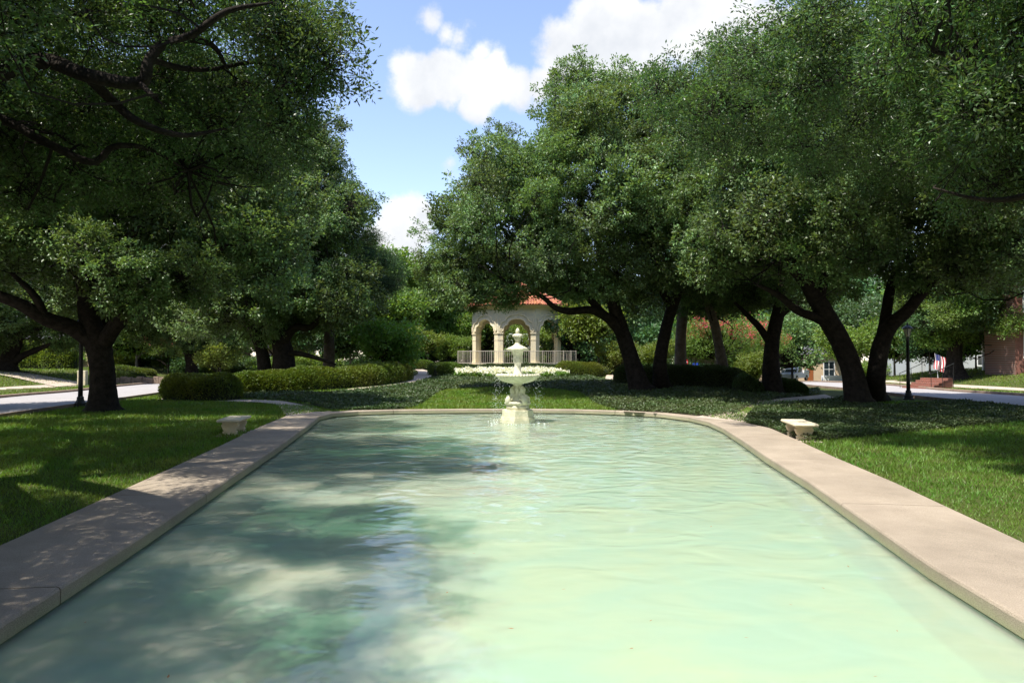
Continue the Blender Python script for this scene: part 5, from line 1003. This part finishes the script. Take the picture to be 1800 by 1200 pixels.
for nm, cat, lb, m__, pts, r in (('pipe', 'pipe', 'thick white pipe on the rack over the truck cab', 'white', [(-.8, -.4, 2.14), (2.2, -.4, 2.10)], .13), ('pipe', 'pipe', 'white pipe tilting up on the rack over the truck bed', 'white', [(-2.9, .2, 2.28), (-.9, .2, 2.14)], .13)):
    m_ = MB(); tube(m_, pts, [r, r], 12, sub=1); o = m_.obj(nm, m__); o.location = tk.location; o.rotation_euler = tk.rotation_euler; tag(o, lb, cat)
m_ = MB(); lathe(m_, [(.16, 0), (.2, .04), (.21, .36), (.19, .42), (.1, .46)], 16); o = m_.obj('water_cooler', 'orange'); o.location = tmat() @ Vector((-1.2, -.85, 1.38)); tag(o, 'orange water cooler on the truck toolbox', 'cooler')

# ------------------------------------------------------------------ houses and street things
def house(name, label, base, w, d, h, wallm, roofm, roof_h, wins, rz=0, hip=True, doorm=None, fl=.5):
    t = empty(name, base, rz, label, 'house'); hw, hd = w / 2, d / 2
    m_ = MB(); box(m_, -hw, hw, -hd, hd, -1, h); wl_ = m_.obj('wall', wallm, t)
    m_ = MB(); e = fl
    if roof_h > 0:
        v = [(-hw - e, -hd - e, h + .002), (hw + e, -hd - e, h + .002), (hw + e, hd + e, h + .002), (-hw - e, hd + e, h + .002), (-hw * .5, 0, h + roof_h), (hw * .5, 0, h + roof_h)]
        m_.add(v, [(0, 1, 5, 4), (1, 2, 5), (2, 3, 4, 5), (3, 0, 4), (0, 3, 2, 1)])
    else: box(m_, -hw - e, hw + e, -hd - e, hd + e, h + .002, h + .3)
    m_.obj('roof', roofm, t)
    for (x, z, ww, hh) in wins:
        m_ = MB(); y = -hd - .02; box(m_, x - ww / 2 - .1, x + ww / 2 + .1, y - .06, y + .018, z - .12, z); box(m_, x - ww / 2 - .1, x + ww / 2 + .1, y - .05, y + .018, z + hh, z + hh + .1)
        for s in (-1, 1): box(m_, x + s * (ww / 2 + .04) - .05, x + s * (ww / 2 + .04) + .05, y - .045, y + .018, z + .002, z + hh - .002)
        box(m_, x - .03, x + .03, y - .03, y + .018, z + .004, z + hh - .004); box(m_, x - ww / 2 + .012, x + ww / 2 - .012, y - .028, y + .014, z + hh * .5 - .03, z + hh * .5 + .03)
        f_ = m_.obj('window', 'white', t); m_ = MB(); box(m_, x - ww / 2, x + ww / 2, y - .005, y + .012, z + .003, z + hh - .003); m_.obj('pane', 'dglass', f_)
    if doorm: m_ = MB(); box(m_, -.55, .55, -hd - .06, -hd - .002, 0, 2.2); m_.obj('door', doorm, t)
    return t
house('white_house', 'white modern house with flat roofs across the street behind the lawn tree', T(1668, 0, 74), 11, 8, 5.4, 'render_grey', 'white', 0, [(-1.5, 3.2, 3.0, 1.2), (3, 1, 1.2, 1.6)], R(-8))
house('white_house', 'low grey rendered wing standing behind the round tree and white post', T(1740, 0, 66), 9, 6, 4.6, 'render_grey', 'white', 0, [(-2.2, 1.2, .8, 1.8), (1, 1.2, .8, 1.8)], R(-8))
house('brick_house', 'dark red brick house with white framed windows at the edge of the view', T(1838, 0, 48), 6.5, 3, 6.5, 'brick', 'roof_grey', 2.6, [(-2.1, .9, 1.0, 2.1), (.3, .9, 1.0, 2.1), (-2.1, 4.0, 1.0, 1.6), (.3, 4.0, 1.0, 1.6)], R(0))
m_ = MB(); box(m_, 0, .5, 0, .5, 0, 2.1); o = m_.obj('brick_pier', 'brick'); o.location = T(1749, 0, 50); tag(o, 'red brick pier at the corner of the brick house', 'pier')
house('beige_house', 'beige stucco house with a brown wooden door behind the truck', T(1405, 0, 96), 9, 8, 3.8, 'beige', 'roof_grey', 1.2, [(-3, .8, 1.3, 2), (2.6, .8, 1.3, 2)], R(-6), doorm='door_wood')
house('grey_roofed_house', 'house with a grey hipped roof above the tall sunlit hedge across the left street', T(70, 0, 82), 16, 8, 3.2, 'beige', 'roof_grey', 3.6, [(-5, 1, 1.2, 1.4), (0, 1, 1.2, 1.4), (5, 1, 1.2, 1.4)], R(6))
house('brick_house', 'low reddish brick house behind the coral pink crape myrtle', T(352, 0, 100), 12, 8, 3.4, 'brick', 'roof_grey', 2.2, [(-4, 1, 1.2, 1.4), (0, 1, 1.2, 1.4), (4, 1, 1.2, 1.4)], R(4))
house('beige_house', 'pale house glimpsed between the stout oak trunk and the grey cypress trunk', T(508, 0, 92), 5, 7, 3.4, 'beige', 'roof_grey', 1.6, [(-1.2, 1, 1.0, 1.5), (1.2, 1, 1.0, 1.5)], 0)
house('beige_house', 'small pale house glimpsed low behind the pink crape myrtle', T(1234, 0, 90), 5, 6, 3.4, 'beige', 'roof_grey', 1.8, [(-1.2, .9, 1, 1.4), (1.2, .9, 1, 1.4)], 0)
# low white wall, white post
m_ = MB(); bevel_box(m_, -1.1, 1.1, -.2, .2, -.2, .62, .02); o = m_.obj('low_wall', 'white'); o.location = T(1466, 0, 62); tag(o, 'short low white wall on the grass left of the V oak', 'wall')
m_ = MB(); lathe(m_, [(.16, 0), (.13, .1), (.11, .2), (.09, 4.6), (.12, 4.7), (.02, 4.8)], 12); o = m_.obj('white_post', 'white', smooth=True); o.location = T(1729, 0, 52); tag(o, 'tall white round post left of the brick house', 'post')
# steps, handrails, flag
b = T(1608, 0, 43.5); sp = empty('garden_steps', (b[0], b[1], b[2]), R(-62), 'red brick garden steps climbing the lawn between black handrails', 'steps')
for i in range(5):
    m_ = MB(); zb = (i - .0) * .14; bevel_box(m_, -.9, .9, i * .5, i * .5 + .52, -.4 + .0, zb + .1, .01); m_.obj('step', 'brick', sp)
for s in (-1, 1):
    hr = MB(); tube(hr, [(s * 1.0, -.1, .95), (s * 1.0, 2.5, 1.62)], [.022, .022], 6, sub=1)
    for q in range(3): yq = q * 1.2; tube(hr, [(s * 1.0, yq, -.2), (s * 1.0, yq, .97 + yq * .26)], [.018, .018], 6, sub=1)
    o = hr.obj('handrail', 'iron', sp)
fb = T(1649, 0, 47)
fp = empty('flag', fb, 0, 'striped red and white flag with a blue corner drooping by the brick steps', 'flag')
m_ = MB(); tube(m_, [(0, 0, 0), (-.12, -.05, 1.2), (-.3, -.1, 2.25)], [.02, .02, .015], 6, sub=1); m_.obj('pole', 'white', fp)
def flagv(u, v): # hangs from the tilted pole: u along the stripes (down), v across
    return (-.3 + v * .68 + .04 * math.sin(u * 5), -.1 + .09 * math.sin(v * 11 + u * 2), 2.25 - .3 * v - u * 1.05)
for k in range(13):
    m_ = MB(); v0, v1 = k / 13, (k + 1) / 13; u0 = .42 if k < 7 else 0; us = np.linspace(u0, 1, 7); v = [flagv(u, w) for u in us for w in (v0 + .002, v1 - .002)]
    m_.add(v, [(i * 2, i * 2 + 1, i * 2 + 3, i * 2 + 2) for i in range(6)]); m_.obj('stripe', 'flag_red' if k % 2 == 0 else 'flag_white', fp)
m_ = MB(); us = np.linspace(0, .418, 5); vs = np.linspace(.0, 7 / 13, 9); v = [flagv(u, w) for u in us for w in vs]; m_.add(v, [(i * 9 + j, i * 9 + j + 1, (i + 1) * 9 + j + 1, (i + 1) * 9 + j) for i in range(4) for j in range(8)]); ct = m_.obj('canton', 'flag_blue', fp)
m_ = MB()
for i in range(5):
    for j in range(4):
        c = Vector(flagv(.04 + i * .085, .06 + j * .125)) + Vector((0, -.012, 0)); v = [(c.x + (.026 if q % 2 == 0 else .011) * math.sin(q * math.pi / 5), c.y, c.z + (.026 if q % 2 == 0 else .011) * math.cos(q * math.pi / 5)) for q in range(10)]; m_.add(v, [tuple(range(10))])
tag(m_.obj('star', 'flag_white', ct), kind='stuff')
# traffic signs far off
def sign(px, Y, label, m__, bar):
    b = T(px, 0, Y); t = empty('road_sign', b, 0, label, 'sign'); m_ = MB(); tube(m_, [(0, 0.03, -.1), (0, 0.03, 2.0)], [.03, .03], 6, sub=1); m_.obj('post', 'steel', t)
    m_ = MB(); v = [(.30 * math.cos(q * math.pi / 10), y, 1.8 + .30 * math.sin(q * math.pi / 10)) for y in (-.01, .01) for q in range(20)] if bar else [(x, y, z) for y in (-.01, .01) for x, z in ((-.28, 1.5), (.28, 1.5), (.28, 1.9), (-.28, 1.9))]
    n = len(v) // 2; m_.add(v, [tuple(range(n)), tuple(reversed(range(n, 2 * n)))] + [(i, (i + 1) % n, n + (i + 1) % n, n + i) for i in range(n)]); m_.obj('plate', m__, t)
    if bar: m_ = MB(); box(m_, -.21, .21, -.018, -.012, 1.75, 1.86); m_.obj('bar', 'white', t)
sign(1204, 66, 'round red sign with a white bar low beside the slender pale trunk', 'red', True)
sign(1222, 67, 'small blue sign beside the round red sign', 'blue', False)
# stone block sign by the left lamp post
b = T(146, 0, 48); m_ = MB(); bevel_box(m_, -.3, .3, -.15, .15, -.2, 1.05, .03); o = m_.obj('stone_marker', 'stone_darker'); o.location = b; tag(o, 'pale upright stone marker seen behind the left lamp post', 'marker')
m_ = MB()
for i in range(16): x_ = i * .42; bevel_box(m_, x_, x_ + .40, -.2 + .05 * (i % 2), .2, -.2, .42 + .06 * ((i * 5) % 3), .03)
o = m_.obj('stone_wall', 'kerb'); o.location = T(204, 0, 52); tag(o, 'low rough stone edging wall of the driveway across the left street', 'wall')

# ------------------------------------------------------------------ fallen leaves on the water
ml = MB(); ml.add([(-.02, 0, 0), (-.004, -.007, .002), (.022, 0, .004), (-.004, .007, .001)], [(0, 1, 2, 3)]); lm_ = ml.mesh('fallen_leaf', 'dry_leaf')
for i, (x_, y_) in enumerate(sorted([(991, 1035), (1447, 1033), (1110, 1139), (833, 972), (786, 1041), (1539, 1188), (898, 1104), (1144, 1090), (296, 1188), (150, 1093), (1390, 1062), (234, 1019), (1577, 1108), (1516, 961), (1250, 925), (1312, 1120), (1491, 995), (435, 1008)], key=lambda q: -q[1])):
    o = link('fallen_leaf', lm_); o.location = G(x_, y_, -.145); o.rotation_euler = (0, 0, i * 1.9); s = .7 + (i * 3 % 4) * .17; o.scale = (s, s, s)
    tag(o, f'small dry brown leaf floating on the pool, {ORD[i]} nearest to the viewer', 'leaf', 'dry leaves floating on the pool')
print('TRIS', sum(len(me.polygons) * (2 if len(me.polygons) and me.polygons[0].loop_total == 4 else 1) for me in bpy.data.meshes if me.users), 'objs', len(bpy.data.objects))
